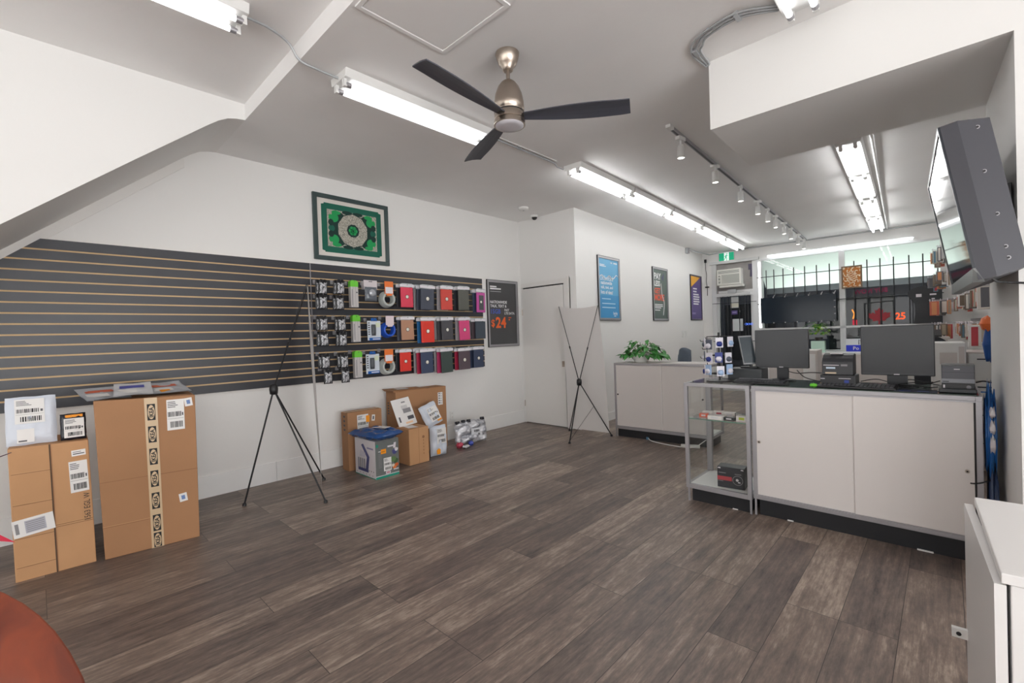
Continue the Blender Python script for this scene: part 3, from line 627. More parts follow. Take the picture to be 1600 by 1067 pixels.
# grey charger on card
t = thing('carded_charger', 'round grey charger on a white card beside the green-topped cable box', 'charger pack', Mx=wallM(2.512, 1.87, XF))
mb = MB(); mb.box((-0.078, 0.0, -0.006), (0.078, 0.096, 0), M('pale_card', 'd6cdd0', 0.5)); mb.prism([(-0.02, 0.078), (0.02, 0.078), (0.02, 0.086), (-0.02, 0.086)], 0, 0.0006, BLACK); mb.build('header_card', t)
mb = MB(); pillow(mb, 0.14, 0.15, 0.05, M('smoked_blister', '6a7078', 0.15), 10, 0.3, 2, T(0, -0.05, 0.0)); mb.build('blister', t)
mb = MB(); mb.lathe([(0, 0.036), (0.032, 0.034), (0.038, 0.026), (0.038, 0.01)], M('silver_charger', 'b9bcc2', 0.3, metal=0.4), 20, (0.005, -0.04, 0)); mb.build('charger', t)
mb = MB(); mb.prism([(-0.075, 0.0), (0.06, 0.0), (0.06, 0.09), (-0.075, 0.09)], -0.06, -0.054, M('pale_card2', 'bdb6b8', 0.5)); mb.build('back_card', t); wall_hook(2.512, 1.87+0.082, 'metal hook holding the round grey charger pack')
# coiled cables
def coil(label, cat, y, z, ring, card1, card2, h, r):
    t = thing('coiled_cable', label, cat, Mx=wallM(y, z, XF))
    mb = MB()
    for k in range(4):
        mb.tube([(r*(1-0.03*k)*math.cos(a*PI/14), -0.03+r*(1-0.03*k)*math.sin(a*PI/14), -0.05+0.019*k) for a in range(28)], r*0.27-0.002*k, ring, 10, closed=True)
    mb.build('cable_coil', t)
    mb = MB(); mb.box((-r*0.72, -0.03+r*0.75, 0.016), (r*0.72, h, 0.02), card1); mb.box((-r*0.62, -0.03+r*0.85, 0.0205), (r*0.62, h*0.62, 0.0215), card2); mb.prism([(-r*0.4, -0.03+r*0.5), (r*0.4, -0.03+r*0.5), (r*0.55, -0.03+r*0.8), (-r*0.55, -0.03+r*0.8)], 0.015, 0.022, card1); mb.build('hang_card', t)
    wall_hook(y, z+h-0.012, 'metal hook holding the '+label); return t
COILG = M('grey_cable', 'b9beba', 0.4); COILB = M('blue_cable', '2257c4', 0.4); CORA = M('orange_card', 'ee7a35', 0.5); CWH = M('white_card', 'e9e4ea', 0.5); CPALE = M('pink_card', 'e8d8dc', 0.5)
coil('coil of grey network cable with orange card on the top row', 'cable', 2.724, 1.80, COILG, CORA, CWH, 0.165, 0.074)
coil('coil of blue network cable with white card on the middle row', 'cable', 2.72, 1.46, COILB, CPALE, CPALE, 0.125, 0.07)
coil('coil of grey network cable with orange card on the bottom row', 'cable', 2.693, 1.055, COILG, CORA, CWH, 0.16, 0.074)
# blue and white blister packs
BPK = M('blue_pack', '1d62b5', 0.4); BPW = M('pale_pack', 'd5dde6', 0.4)
t = thing('mouse_pack', 'x', 'accessory pack', group='blue and white blister packs')
mb = MB(); mb.box((-0.078, -0.12, -0.006), (0.078, 0.09, 0), BPW); mb.box((-0.06, -0.122, -0.007), (0.078, -0.092, 0.001), BPK); mb.prism([(-0.04, 0.085), (0.04, 0.085), (0.028, 0.118), (-0.028, 0.118)], -0.006, 0.0, BPK)
for k in range(6): mb.rect(-0.07, 0.06-0.024*k, -0.05, 0.072-0.024*k, 0.0006, INK)
mb.rect(0.02, 0.02, 0.07, 0.07, 0.0006, M('pale_yellow', 'd9e2c8', 0.5)); mb.rect(-0.02, -0.112, 0.07, -0.102, 0.0012, PWHT); mb.build('card', t)
mb = MB(); pillow(mb, 0.05, 0.12, 0.04, M('grey_gadget', '55595e', 0.35), 8, 0, 1, T(-0.012, -0.01, 0.012)); mb.build('gadget', t)
u_ = [False]
for y, z, s in ((2.536, 1.318, 'blue'), (2.506, 0.960, 'grey')):
    place(t, u_, wallM(y, z+0.123, XF), 'blue and white blister pack left of the %s cable coil' % s); wall_hook(y, z+0.123+0.106, 'metal hook holding the blue and white pack left of the %s coil' % s)
# tablet cases in clear sleeves
def case_mats(c): return M('case_'+c, c, 0.45, bump=0.15, bscale=80)
def tablet_case(label, y, z, w, h, col, xf, medal='e8e6da', header=True, hook=True, side=None):
    t = thing('tablet_case', label, 'tablet case', Mx=wallM(y, z+h/2, xf) @ R(random.uniform(-0.035, 0.035)), group='tablet cases on hooks')
    cw, chh = w*0.86, h*0.84
    mb = MB(); mb.box((-cw/2, -h/2, -0.016), (cw/2, -h/2+chh, 0), case_mats(col)); mb.build('folio', t, bevel=0.005)
    if medal:
        mb = MB(); mb.lathe([(0, 0.003), (w*0.085, 0.003), (w*0.1, 0.001), (w*0.105, 0)], M('medal_'+medal, medal, 0.4), 16, (0.0, -h*0.06, 0)); mb.lathe([(w*0.105, 0.0012), (w*0.125, 0.0006)], M('medal_ring', '3a3538', 0.4), 16, (0.0, -h*0.06, 0)); mb.build('cutout', t)
    if header:
        mb = MB(); mb.prism([(-w/2, h/2-h*0.15), (w/2, h/2-h*0.15), (w/2, h/2-0.01), (w*0.32, h/2), (-w*0.32, h/2), (-w/2, h/2-0.01)], -0.004, 0.002, PVC); mb.rect(-w*0.48, h/2-h*0.13, w*0.48, h/2-h*0.05, 0.0026, CWH); mb.build('hang_header', t)
    if hook: wall_hook(y, z+h-0.016, 'metal hook holding the '+label.replace(' tablet case in clear sleeve', ' tablet case'))
    return t
names = {'e0405a': 'coral red', '454a58': 'slate navy', 'd2473c': 'brick red', '55564f': 'dark olive grey', 'c24f9e': 'magenta', 'b88a70': 'tan brown', 'e23c2e': 'bright red', '4c4b50': 'charcoal', 'd8487e': 'hot pink', '3a4450': 'blue grey', 'e03a30': 'red', '3d4862': 'navy', '3f4c48': 'dark green', '5c4f56': 'plum grey', '36415a': 'dark navy', 'a8a4a8': 'silver grey', 'b02a4a': 'crimson', '2a2c32': 'black', '2d6aa0': 'blue', 'c23a6a': 'deep pink'}
tabs = [(2.968, 1.687, .189, .272, 'e0405a', 'top row, first of the tablet cases', '2a2c32'), (3.254, 1.663, .225, .298, '454a58', 'top row, second of the tablet cases', '454a58'), (3.543, 1.668, .205, .302, 'd2473c', 'top row, third of the tablet cases', 'a8a4a8'), (3.817, 1.665, .205, .312, '55564f', 'top row, fourth of the tablet cases', '2a2c32'), (4.116, 1.644, .175, .315, 'c24f9e', 'top row, last case beside the price poster', '3d4862'),
 (2.961, 1.312, .196, .272, 'b88a70', 'middle row, first of the tablet cases', '454a58'), (3.242, 1.273, .215, .305, 'e23c2e', 'middle row, second of the tablet cases', '2d6aa0'), (3.536, 1.295, .205, .286, '4c4b50', 'middle row, third of the tablet cases', '4c4b50'), (3.816, 1.287, .200, .296, 'd8487e', 'middle row, fourth of the tablet cases', 'a8a4a8'), (4.094, 1.296, .205, .272, '3a4450', 'middle row, last case beside the price poster', '5c4f56'),
 (2.920, 0.955, .170, .256, 'e03a30', 'bottom row, first of the tablet cases', '2a2c32'), (3.217, 0.909, .205, .297, '3d4862', 'bottom row, second of the tablet cases', 'b02a4a'), (3.514, 0.892, .205, .308, '3f4c48', 'bottom row, third of the tablet cases', 'c23a6a'), (3.799, 0.910, .220, .279, '5c4f56', 'bottom row, fourth of the tablet cases', 'b02a4a'), (4.042, 0.917, .200, .279, '36415a', 'bottom row, last of the tablet cases', '36415a')]
for i, (y, z, w, h, c, s, c2) in enumerate(tabs):
    med = None if i in (3, 9, 12) else 'e8e6da'
    t = tablet_case('%s tablet case in clear sleeve, %s' % (names[c], s), y, z, w, h, c, XF, med)
    if i == 4:
        mb = MB(); mb.box((-w*0.2, -h*0.4, 0), (w*0.26, h*0.22, 0.002), M('case_screen', '4a4c50', 0.3)); mb.build('screen_cutout', t)
    tablet_case('%s tablet case tucked behind the %s one, %s' % (names[c2], names[c], s.split(',')[0]), y-0.022, z-0.004, w*0.97, h, c2, XF-0.055, None, True, False)
    if i in (11, 12, 1, 7, 9): tablet_case('silver grey tablet case rearmost behind the %s one, %s' % (names[c], s.split(',')[0]), y-0.035, z+0.006, w*0.95, h, 'a8a4a8', XF-0.10, None, True, False)

# ================================================================ PARCELS ON THE FLOOR
def facefn(bl, br, tl, tr):
    bl, br, tl, tr = map(Vector, (bl, br, tl, tr))
    def P(s, q): return (bl*(1-s)+br*s)*(1-q)+(tl*(1-s)+tr*s)*q
    def B(s, q, off=0.001):
        x = (br-bl); y = (tl-bl)*(1-s)+(tr-br)*s; n = x.cross(y).normalized(); return basis(P(s, q)+n*off, x, y)
    return P, B
def patch(mb, P, B, s0, q0, s1, q1, m, off=0.001):
    n = B(0.5, 0.5).col[2].xyz; mb.quad([tuple(P(s, q)+n*off) for s, q in ((s0, q0), (s1, q0), (s1, q1), (s0, q1))], m)
def carton(name, label, p, m=CARD, cat='cardboard box', seams=()):
    """p: front bl, br, tl, tr in world, depth vector; returns (thing, P, B) with the thing at the front-left floor corner"""
    bl, br, tl, tr, dv = [Vector(q) for q in p]; t = thing(name, label, cat, bl)
    o = bl; mb = MB(T(-o.x, -o.y, -o.z)); mb.hexa([bl, br, br+dv, bl+dv, tl, tr, tr+dv, tl+dv], m); mb.build('carton_body', t, bevel=0.004)
    P, B = facefn(bl-o, br-o, tl-o, tr-o); return t, P, B
# ---- tall flat carton with the tape
t, P, B = carton('taped_carton', 'tall flat cardboard carton sealed with logo-printed tape', ((-3.832, 0.262, 0), (-3.770, 0.749, 0), (-3.815, 0.238, 1.0), (-3.755, 0.752, 0.985), (-0.42, 0.04, 0)))
mb = MB(); patch(mb, P, B, 0.47, 0.0, 0.60, 1.0, TAPE, 0.0012); 
for k in range(7):
    q = 0.905-0.148*k; hq = 0.054
    if k == 6: q = 0.045; 
    patch(mb, P, B, 0.495, max(q-hq, 0.003), 0.577, q+hq, INKB, 0.0018)
    Mx = B(0.536, q, 0.0024); n = 20
    if k < 6:
        mb.quad([(0.018*math.cos(2*PI*i/n), 0.047*math.sin(2*PI*i/n), 0) for i in range(n)], TAPE, Mx); mb.text('IKEA', 0.024, Mx @ R(PI/2) @ T(0, 0, 0.0006), INKB, 0.074, 0.03)
    else:
        mb.quad([(0.018*math.cos(2*PI*i/n), max(0.047*math.sin(2*PI*i/n), -0.038), 0) for i in range(n)], TAPE, Mx); mb.text('IKEA', 0.024, Mx @ R(PI/2) @ T(0.004, 0, 0.0006), INKB, 0.066, 0.03)
mb.build('printed_tape', t)
mb = MB()
patch(mb, P, B, 0.0, 0.484, 0.47, 0.488, CARDD); patch(mb, P, B, 0.60, 0.482, 1.0, 0.488, CARDD); patch(mb, P, B, 0.0, 0.198, 0.47, 0.202, CARDD); patch(mb, P, B, 0.0, 0.204, 0.47, 0.207, CARDL)
mb.build('fold_crease', t)
ship_label(0.095, 0.205, 11, B(0.785, 0.875, 0.001)).build('shipping_label', t)
for s, q in ((0.925, 0.955), (0.83, 0.30)):
    Mx = B(s, q, 0.001) @ R(0.12); mb = MB(Mx); mb.rect(-0.022, -0.028, 0.022, 0.028, 0, PAPER); mb.rect(-0.01, -0.014, 0.01, 0.014, 0.0005, M('label_blue', '6c86b8', 0.6)); mb.build('small_label', t)
# printed mailers lying on it
MAILP = [M('mail_grey', 'b9bcc2', 0.4), M('mail_white', 'd9dade', 0.4), M('mail_blue', '5b5fae', 0.5), M('mail_red', 'cf6a4e', 0.5)]
for k, (x, y, w, d, rz, dz, lab) in enumerate(((-4.02, 0.30, 0.22, 0.30, 0.15, 0.0, 'leftmost printed paper mailer overhanging the edge of the tall taped carton'), (-3.98, 0.45, 0.20, 0.34, -0.1, 0.014, 'middle printed paper mailer with purple stripe on the tall taped carton'), (-4.04, 0.645, 0.22, 0.30, 0.08, 0.002, 'right printed paper mailer with orange sticker on the tall taped carton'))):
    t2 = thing('paper_mailer', lab, 'mailer', (x, y, 0.998+dz), rz, group='printed mailers on the tall carton')
    mb = MB(); n = 8; vs = []; fs = []
    for s in (1, 0):
        for i in range(n+1):
            for j in range(n+1): vs.append(((i/n-0.5)*d, (j/n-0.5)*w, 0.004*s+0.003*math.sin(i*1.3+k)*math.sin(j*0.9+1)+0.004+0.055*(1-i/n)**1.3))
    q_ = (n+1)**2
    for i in range(n):
        for j in range(n):
            f = (i*(n+1)+j, (i+1)*(n+1)+j, (i+1)*(n+1)+j+1, i*(n+1)+j+1); fs += [f, tuple(v+q_ for v in f[::-1])]
    mb.add(vs, fs, MAILP[k % 2], False); mb.build('sheet', t2)
    mb = MB(); Mp = T(0, 0, 0.0325) @ R(0.19, 'Y'); mb.M = Mp; mb.rect(-d*0.3, -w*0.35, -d*0.1, w*0.3, 0, MAILP[2] if k == 1 else MAILP[3]); mb.rect(0.0, -w*0.4, d*0.25, w*0.1, 0, PAPER)
    if k == 2: mb.rect(0.05, -0.06, 0.11, 0.0, 0.001, ORANGE)
    mb.build('print', t2)
# ---- left folded carton
t, P, B = carton('folded_carton', 'tall cardboard carton split down the front, at the far left', ((-3.868, -0.118, 0), (-3.855, 0.224, 0), (-3.925, -0.128, 0.762), (-3.915, 0.214, 0.755), (-0.40, 0.012, 0)), CARDL)
mb = MB()
patch(mb, P, B, 0.487, 0.0, 0.505, 1.0, M('dark_gap', '574436', 0.9), 0.0015); patch(mb, P, B, 0.505, 0.0, 0.515, 1.0, CARDD, 0.0016)
for s0, s1, q in ((0.02, 0.487, 0.80), (0.02, 0.487, 0.565), (0.02, 0.487, 0.315), (0.515, 1.0, 0.36), (0.515, 1.0, 0.345), (0.02, 0.487, 0.10)): patch(mb, P, B, s0, q, s1, q+0.005, CARDD, 0.0016); patch(mb, P, B, s0, q+0.005, s1, q+0.010, M('crease_light', 'c79d71', 0.8), 0.0016)
mb.build('fold_crease', t)
ship_label(0.083, 0.19, 21, B(0.845, 0.715) @ R(0.03)).build('shipping_label', t)
Mx = B(0.25, 0.40, 0.001) @ R(0.10); mb = MB(Mx); mb.box((-0.085, -0.05, 0), (0.085, 0.05, 0.0008), PAPER); mb.rect(-0.035, -0.036, 0.05, 0.036, 0.0012, M('label_grey', 'b3b3bd', 0.6)); mb.rect(-0.075, -0.03, -0.06, 0.03, 0.0012, GREYI)
for k in range(6): mb.rect(-0.03, -0.03+0.011*k, 0.045, -0.026+0.011*k, 0.0014, GREYI)
mb.build('packing_slip', t)
Mx = B(0.86, 0.905, 0.001) @ R(0.04); mb = MB(Mx); mb.rect(-0.032, -0.018, 0.032, 0.018, 0, PAPER); mb.rect(-0.026, -0.008, 0.026, -0.002, 0.0005, INK); mb.rect(-0.026, 0.004, 0.012, 0.009, 0.0005, GREYI); mb.build('small_label', t)
mb = MB(B(0.925, 0.465, 0.0024) @ R(PI/2)); mb.text('1563 EGL W', 0.028, Matrix(), INKB, 0.165, 0.0); mb.build('handwriting', t)
# parcels standing on it
def standing_bag(name, label, c, yaw, w, h, th, m, lean, seed, cat='parcel', wr=0.5, flat=0.18):
    """flat poly bag standing on edge; local x across, y up, z out (front)"""
    t = thing(name, label, cat, Mx=T(*c) @ R(yaw) @ R(PI/2, 'X') @ R(-lean, 'X') @ T(0, h/2, 0))
    mb = MB(); pillow(mb, w, h, th, m, 14, wr, seed, flat=flat); mb.build('bag', t); return t
YAW = math.radians(88)
t = standing_bag('poly_mailer', 'white poly mailer standing on the split carton at the far left', (-4.0, -0.028, 0.762), YAW, 0.215, 0.29, 0.035, POLYW, 0.13, 4, wr=0.25)
ship_label(0.125, 0.145, 31, T(-0.005, 0.055, 0.020)).build('shipping_label', t); mb = MB(T(-0.025, -0.09, 0.0195)); mb.rect(-0.036, -0.04, 0.036, 0.04, 0, PAPER); mb.rect(-0.03, -0.034, 0.005, -0.026, 0.0006, INK); mb.build('small_label', t)
t = standing_bag('poly_mailer', 'small black poly parcel standing beside the white mailer on the split carton', (-3.99, 0.152, 0.758), YAW, 0.118, 0.165, 0.035, POLYK, 0.10, 6, wr=0.3)
ship_label(0.092, 0.118, 33, T(0.004, -0.008, 0.020)).build('shipping_label', t); mb = MB(T(0, 0.066, 0.016)); mb.rect(-0.035, -0.008, 0.045, 0.008, 0, ORANGE); mb.build('orange_strip', t)

# ---- the group in the middle
def upright(name, label, x, y, rz, w, d, h, m, cat='cardboard box'):
    """box: local x = width along front, y = back, front face at y=0"""
    t = thing(name, label, cat, (x, y, 0), rz); mb = MB(); mb.box((0, 0, 0), (w, d, h), m); mb.build('carton_body', t, bevel=0.004)
    return t, T(0, -0.001, 0) @ R(PI/2, 'X')          # label plane on front: x across, y up, z towards viewer
RF = math.radians(90)
t, F = upright('tall_carton', 'slim upright carton with orange-stickered label behind the white appliance box', -4.392, 2.158, RF, 0.385, 0.14, 0.592, CARD)
ship_label(0.125, 0.19, 41, F @ T(0.165, 0.46, 0.001), sticker=ORANGE).build('shipping_label', t)
mb = MB(F @ T(0.285, 0.505, 0.001) @ R(-0.12)); mb.rect(-0.018, -0.032, 0.018, 0.032, 0, PAPER); mb.rect(-0.008, -0.018, 0.008, 0.018, 0.0005, INK); mb.build('small_label', t)
mb = MB(T(-0.001, 0.07, 0.47) @ R(PI/2, 'Z') @ R(PI/2, 'X') @ R(PI, 'Y'))
for k in range(4): mb.rect(-0.018, 0.07-0.045*k, 0.018, 0.09-0.045*k, 0, INK)
mb.build('side_print', t)
mb = MB(); mb.box((0.0, 0.055, 0.5921), (0.385, 0.085, 0.5931), TAPE); mb.build('tape', t)
# appliance box + blue bag
t = thing('appliance_box', 'white and grey appliance box with a coffee machine picture', 'appliance box', (-3.915, 2.185, 0), math.radians(90))
W, D, H = 0.252, 0.396, 0.36; GRB = M('box_grey', '6a6e6c', 0.5); TEAL = M('teal_stripe', '1f8f78', 0.5); VIO = M('machine_violet', '45477c', 0.4); PICW = M('print_white', 'd9d4d8', 0.5)
mb = MB(); mb.box((0, 0, 0), (W, D, H), M('box_white', 'd8d2d5', 0.45)); mb.build('carton_body', t, bevel=0.003)
F = T(0, -0.001, 0) @ R(PI/2, 'X'); mb = MB(F); mb.rect(0, 0.022, W, H, 0, GRB); mb.rect(0, 0.0, W, 0.022, 0, TEAL); mb.rect(0, 0.022, W, 0.028, 0.0004, PICW)
mb.quad([(0.02+0.014*math.cos(i*0.52), 0.315+0.016*math.sin(i*0.52), 0.0006) for i in range(12)], TEAL)
for k in range(10): mb.rect(0.03, 0.23-0.014*k, 0.065, 0.234-0.014*k, 0.0006, GREYI)
for (cx, cy, r_, m_) in ((0.205, 0.23, 0.028, VIO), (0.225, 0.25, 0.02, PICW), (0.19, 0.16, 0.03, M('herb_green', '5c7a4a', 0.6)), (0.215, 0.14, 0.028, M('herb_dark', '3f5a3a', 0.6)), (0.20, 0.085, 0.024, M('carrot_orange', 'd9783a', 0.6)), (0.225, 0.10, 0.02, M('carrot_deep', 'c9602e', 0.6)), (0.185, 0.10, 0.016, M('onion_white', 'd9d0c0', 0.6))):
    mb.quad([(cx+r_*math.cos(i*0.63)*(1+0.2*math.sin(i*2)), cy+r_*0.9*math.sin(i*0.63), 0.0006+cy*0.001) for i in range(10)], m_)
mb.rect(0.19, 0.055, 0.245, 0.065, 0.0009, PICW); mb.rect(0.105, 0.032, 0.155, 0.058, 0.0009, PICW); mb.rect(0.112, 0.04, 0.148, 0.05, 0.0012, M('small_red', 'b5485a', 0.6))
mb.rect(0.13, 0.285, 0.20, 0.30, 0.0009, PICW); mb.quad([(0.19, 0.27, 0.001), (0.215, 0.265, 0.001), (0.225, 0.32, 0.001), (0.20, 0.32, 0.001)], PICW); mb.rect(0.03, 0.255, 0.055, 0.262, 0.0009, PICW); mb.build('printed_front', t)
S = T(-0.001, D, 0) @ R(-PI/2) @ R(PI/2, 'X'); mb = MB(S)      # left side, reading left->right towards the corner
mb.quad([(0.13, 0.30, 0), (0.17, 0.315, 0), (0.285, 0.20, 0), (0.255, 0.065, 0), (0.205, 0.07, 0), (0.235, 0.19, 0)], VIO); mb.rect(0.06, 0.045, 0.26, 0.075, 0.0005, VIO)
for k in range(4): mb.rect(0.06+0.038*k, 0.075, 0.085+0.038*k, 0.17, 0.0007, GREYI if k % 2 else M('steel_print', '8d8f98', 0.5))
mb.quad([(0.10, 0.185, 0.0004), (0.20, 0.185, 0.0004), (0.21, 0.23, 0.0004), (0.11, 0.25, 0.0004)], M('print_pale', 'c3bfca', 0.5)); mb.rect(0.24, 0.275, 0.36, 0.29, 0.0005, M('label_violet', '8d86a8', 0.5))
for k in range(3): mb.rect(0.27+0.04*k, 0.06, 0.28+0.04*k, 0.072, 0.0005, INK)
for k in range(6): mb.rect(0.03+0.06*k, 0.022, 0.045+0.06*k, 0.03, 0.0005, GREYI)
mb.rect(0, 0, D, 0.008, 0.0005, TEAL); mb.build('printed_side', t)
ship_label(0.082, 0.125, 51, F @ T(0.125, 0.125, 0.0016)).build('shipping_label', t)
mb = MB(F @ T(0.085, 0.252, 0.0016)); mb.rect(-0.028, -0.02, 0.028, 0.024, 0, ORANGE); mb.rect(-0.022, -0.004, 0.014, 0.004, 0.0005, M('sticker_ink', 'b9761e', 0.6)); mb.build('orange_sticker', t)
t = thing('poly_bag', 'shiny blue poly bag lying on the coffee machine box', 'parcel', (-4.10, 2.30, 0.406), math.radians(8))
mb = MB(); pillow(mb, 0.46, 0.33, 0.08, POLYB, 20, 0.45, 12, flat=0.4); mb.build('bag', t)
mb = MB(T(0.02, 0.05, 0.048) @ R(0.2)); mb.rect(-0.08, -0.045, 0.09, 0.05, 0, PAPER); mb.rect(-0.05, -0.02, 0.02, 0.0, 0.0006, M('label_violet', '8d86a8', 0.5)); mb.build('label', t)
# big carton behind
t, F = upright('large_carton', 'large wide carton standing against the wall behind the small box', -4.415, 2.735, RF, 0.70, 0.20, 0.738, CARD)
mb = MB(); mb.hexa([(-0.02, 0.0, 0.738), (0.42, 0.0, 0.738), (0.42, 0.19, 0.738), (-0.02, 0.19, 0.738), (-0.035, -0.01, 0.758), (0.40, -0.005, 0.744), (0.40, 0.19, 0.75), (-0.05, 0.20, 0.765)], CARD); mb.build('top_flap', t)
mb = MB(T(0, 0, 0.767)); mb.quad([(0.06, 0.05, -0.008), (0.22, 0.05, -0.013), (0.22, 0.14, -0.010), (0.06, 0.14, -0.004)], PAPER); mb.quad([(0.20, 0.03, -0.0105), (0.28, 0.03, -0.0135), (0.28, 0.06, -0.013), (0.20, 0.06, -0.010)], ORANGE); mb.build('top_label', t)
mb = MB(F @ T(0.61, 0.595, 0.001)); mb.rect(-0.035, -0.075, 0.035, 0.075, 0, PAPER); 
for k in range(5): mb.rect(-0.025, 0.055-0.028*k, -0.005, 0.068-0.028*k, 0.0005, INK); mb.rect(0.0, 0.055-0.028*k, 0.025, 0.06-0.028*k, 0.0005, GREYI)
mb.build('shipping_label', t)
S = T(-0.001, 0.2, 0) @ R(-PI/2) @ R(PI/2, 'X'); mb = MB(S)
for k in range(5): mb.rect(0.03, 0.60-0.03*k, 0.06, 0.615-0.03*k, 0, INK); mb.rect(0.08, 0.58-0.03*k, 0.10, 0.585-0.03*k, 0, GREYI)
mb.build('side_print', t)
# small carton in front of it
t, F = upright('small_carton', 'small upright cardboard box at the foot of the large carton', -4.058, 2.655, RF, 0.248, 0.24, 0.378, CARDL)
mb = MB(F @ T(0.178, 0.2, 0.001))
mb.quad([(0.016*math.cos(i*0.63), 0.075+0.016*math.sin(i*0.63), 0) for i in range(10)], CARDD)
for k in range(5): mb.rect(-0.004, 0.03-0.035*k, 0.004, 0.048-0.035*k, 0, CARDD)
mb.build('printed_mark', t); mb = MB(F @ T(0.118, 0, 0.001)); mb.rect(0, 0, 0.003, 0.378, 0, CARDD); mb.build('seam', t)
mb = MB(T(0, 0, 0.3792)); mb.quad([(0.04, 0.06, 0), (0.15, 0.04, 0), (0.17, 0.19, 0), (0.06, 0.2, 0)], PAPER); mb.build('top_label', t)
# rigid white envelope leaning on the large carton
t = thing('rigid_envelope', 'white rigid mailer leaning on the large carton, standing on the small box', 'parcel', Mx=T(-4.262, 2.79, 0.381) @ R(RF) @ R(PI/2, 'X') @ R(-0.38, 'X') @ R(0.10))
mb = MB(); mb.box((-0.118, 0, -0.006), (0.118, 0.31, 0.0), PAPER); mb.build('envelope', t, bevel=0.003)
mb = MB(); mb.rect(-0.01, 0.14, 0.09, 0.19, 0.0008, GREYI); mb.rect(0.02, 0.06, 0.10, 0.10, 0.0008, INK); mb.rect(-0.09, 0.05, -0.07, 0.11, 0.0008, INK); mb.rect(0.0, 0.255, 0.05, 0.27, 0.0008, GREYI); mb.rect(-0.02, 0.02, 0.07, 0.04, 0.0008, M('peach_print', 'f0c8a0', 0.6))
for k in range(4): mb.rect(-0.02, 0.22-0.012*k, 0.06, 0.224-0.012*k, 0.0008, GREYI)
mb.build('print', t)
# poly mailers to the right of it
t = standing_bag('poly_mailer', 'upright white poly mailer standing on the floor beside the small box', (-4.17, 3.11, 0.0), math.radians(84), 0.205, 0.335, 0.09, POLYW, 0.02, 9, wr=0.35, flat=0.15)
ship_label(0.12, 0.17, 61, T(0.02, 0.055, 0.050)).build('shipping_label', t); mb = MB(T(-0.02, -0.115, 0.049)); mb.quad([(-0.025, -0.03, 0), (0.015, -0.03, 0), (0.03, 0.01, 0), (0.0, 0.035, 0), (-0.03, 0.015, 0)], ORANGE); mb.build('orange_sticker', t)
t = thing('poly_mailer', 'tilted white poly mailer resting on top of the upright one', 'parcel', Mx=T(-4.20, 3.04, 0.468) @ R(math.radians(86)) @ R(PI/2, 'X') @ R(-0.30, 'X') @ R(0.30))
mb = MB(); pillow(mb, 0.225, 0.25, 0.075, POLYW, 14, 0.4, 14, flat=0.25); mb.build('bag', t)
ship_label(0.13, 0.16, 63, T(0.015, -0.005, 0.043)).build('shipping_label', t); mb = MB(T(0.055, -0.085, 0.042)); mb.rect(-0.03, -0.018, 0.03, 0.018, 0, ORANGE); mb.build('orange_sticker', t)
t = standing_bag('poly_bag', 'crumpled silver poly bag standing against the wall past the parcels', (-4.30, 3.72, 0.0), math.radians(82), 0.44, 0.29, 0.12, SILVER, 0.10, 17, wr=0.9, flat=0.22)
mb = MB(T(0.04, -0.01, 0.062)); mb.rect(-0.07, -0.06, 0.09, 0.05, 0.0, M('mail_white', 'd9dade', 0.4)); barcode(mb, -0.03, 0.0, 0.05, 0.03, 0.001, 5); barcode(mb, -0.01, -0.045, 0.06, -0.015, 0.001, 8); mb.build('shipping_label', t)
mb = MB(); 
for k, (x, y, m_) in enumerate(((-0.19, 0.13, POLYK), (-0.03, 0.135, POLYK), (0.17, 0.14, POLYK), (-0.11, 0.135, POLYK))): pillow(mb, 0.055, 0.04, 0.05, m_, 6, 0.5, k, T(x, y, 0.02))
mb.build('black_corner', t)
t = thing('tape_scrap', 'crumpled red, white and blue packing scrap lying by the silver bag', 'scrap', (-4.23, 3.50, 0.0))
mb = MB(); pillow(mb, 0.05, 0.09, 0.06, M('scrap_red', 'c0485e', 0.5), 6, 0.8, 2, T(0, -0.03, 0.03)); pillow(mb, 0.06, 0.10, 0.03, M('scrap_white', 'dcdce0', 0.5), 6, 0.8, 3, T(0.06, 0.02, 0.016) @ R(0.4)); pillow(mb, 0.045, 0.06, 0.05, M('scrap_blue', '4656b0', 0.5), 6, 0.8, 4, T(0.02, 0.13, 0.026)); mb.build('crumpled_scrap', t)

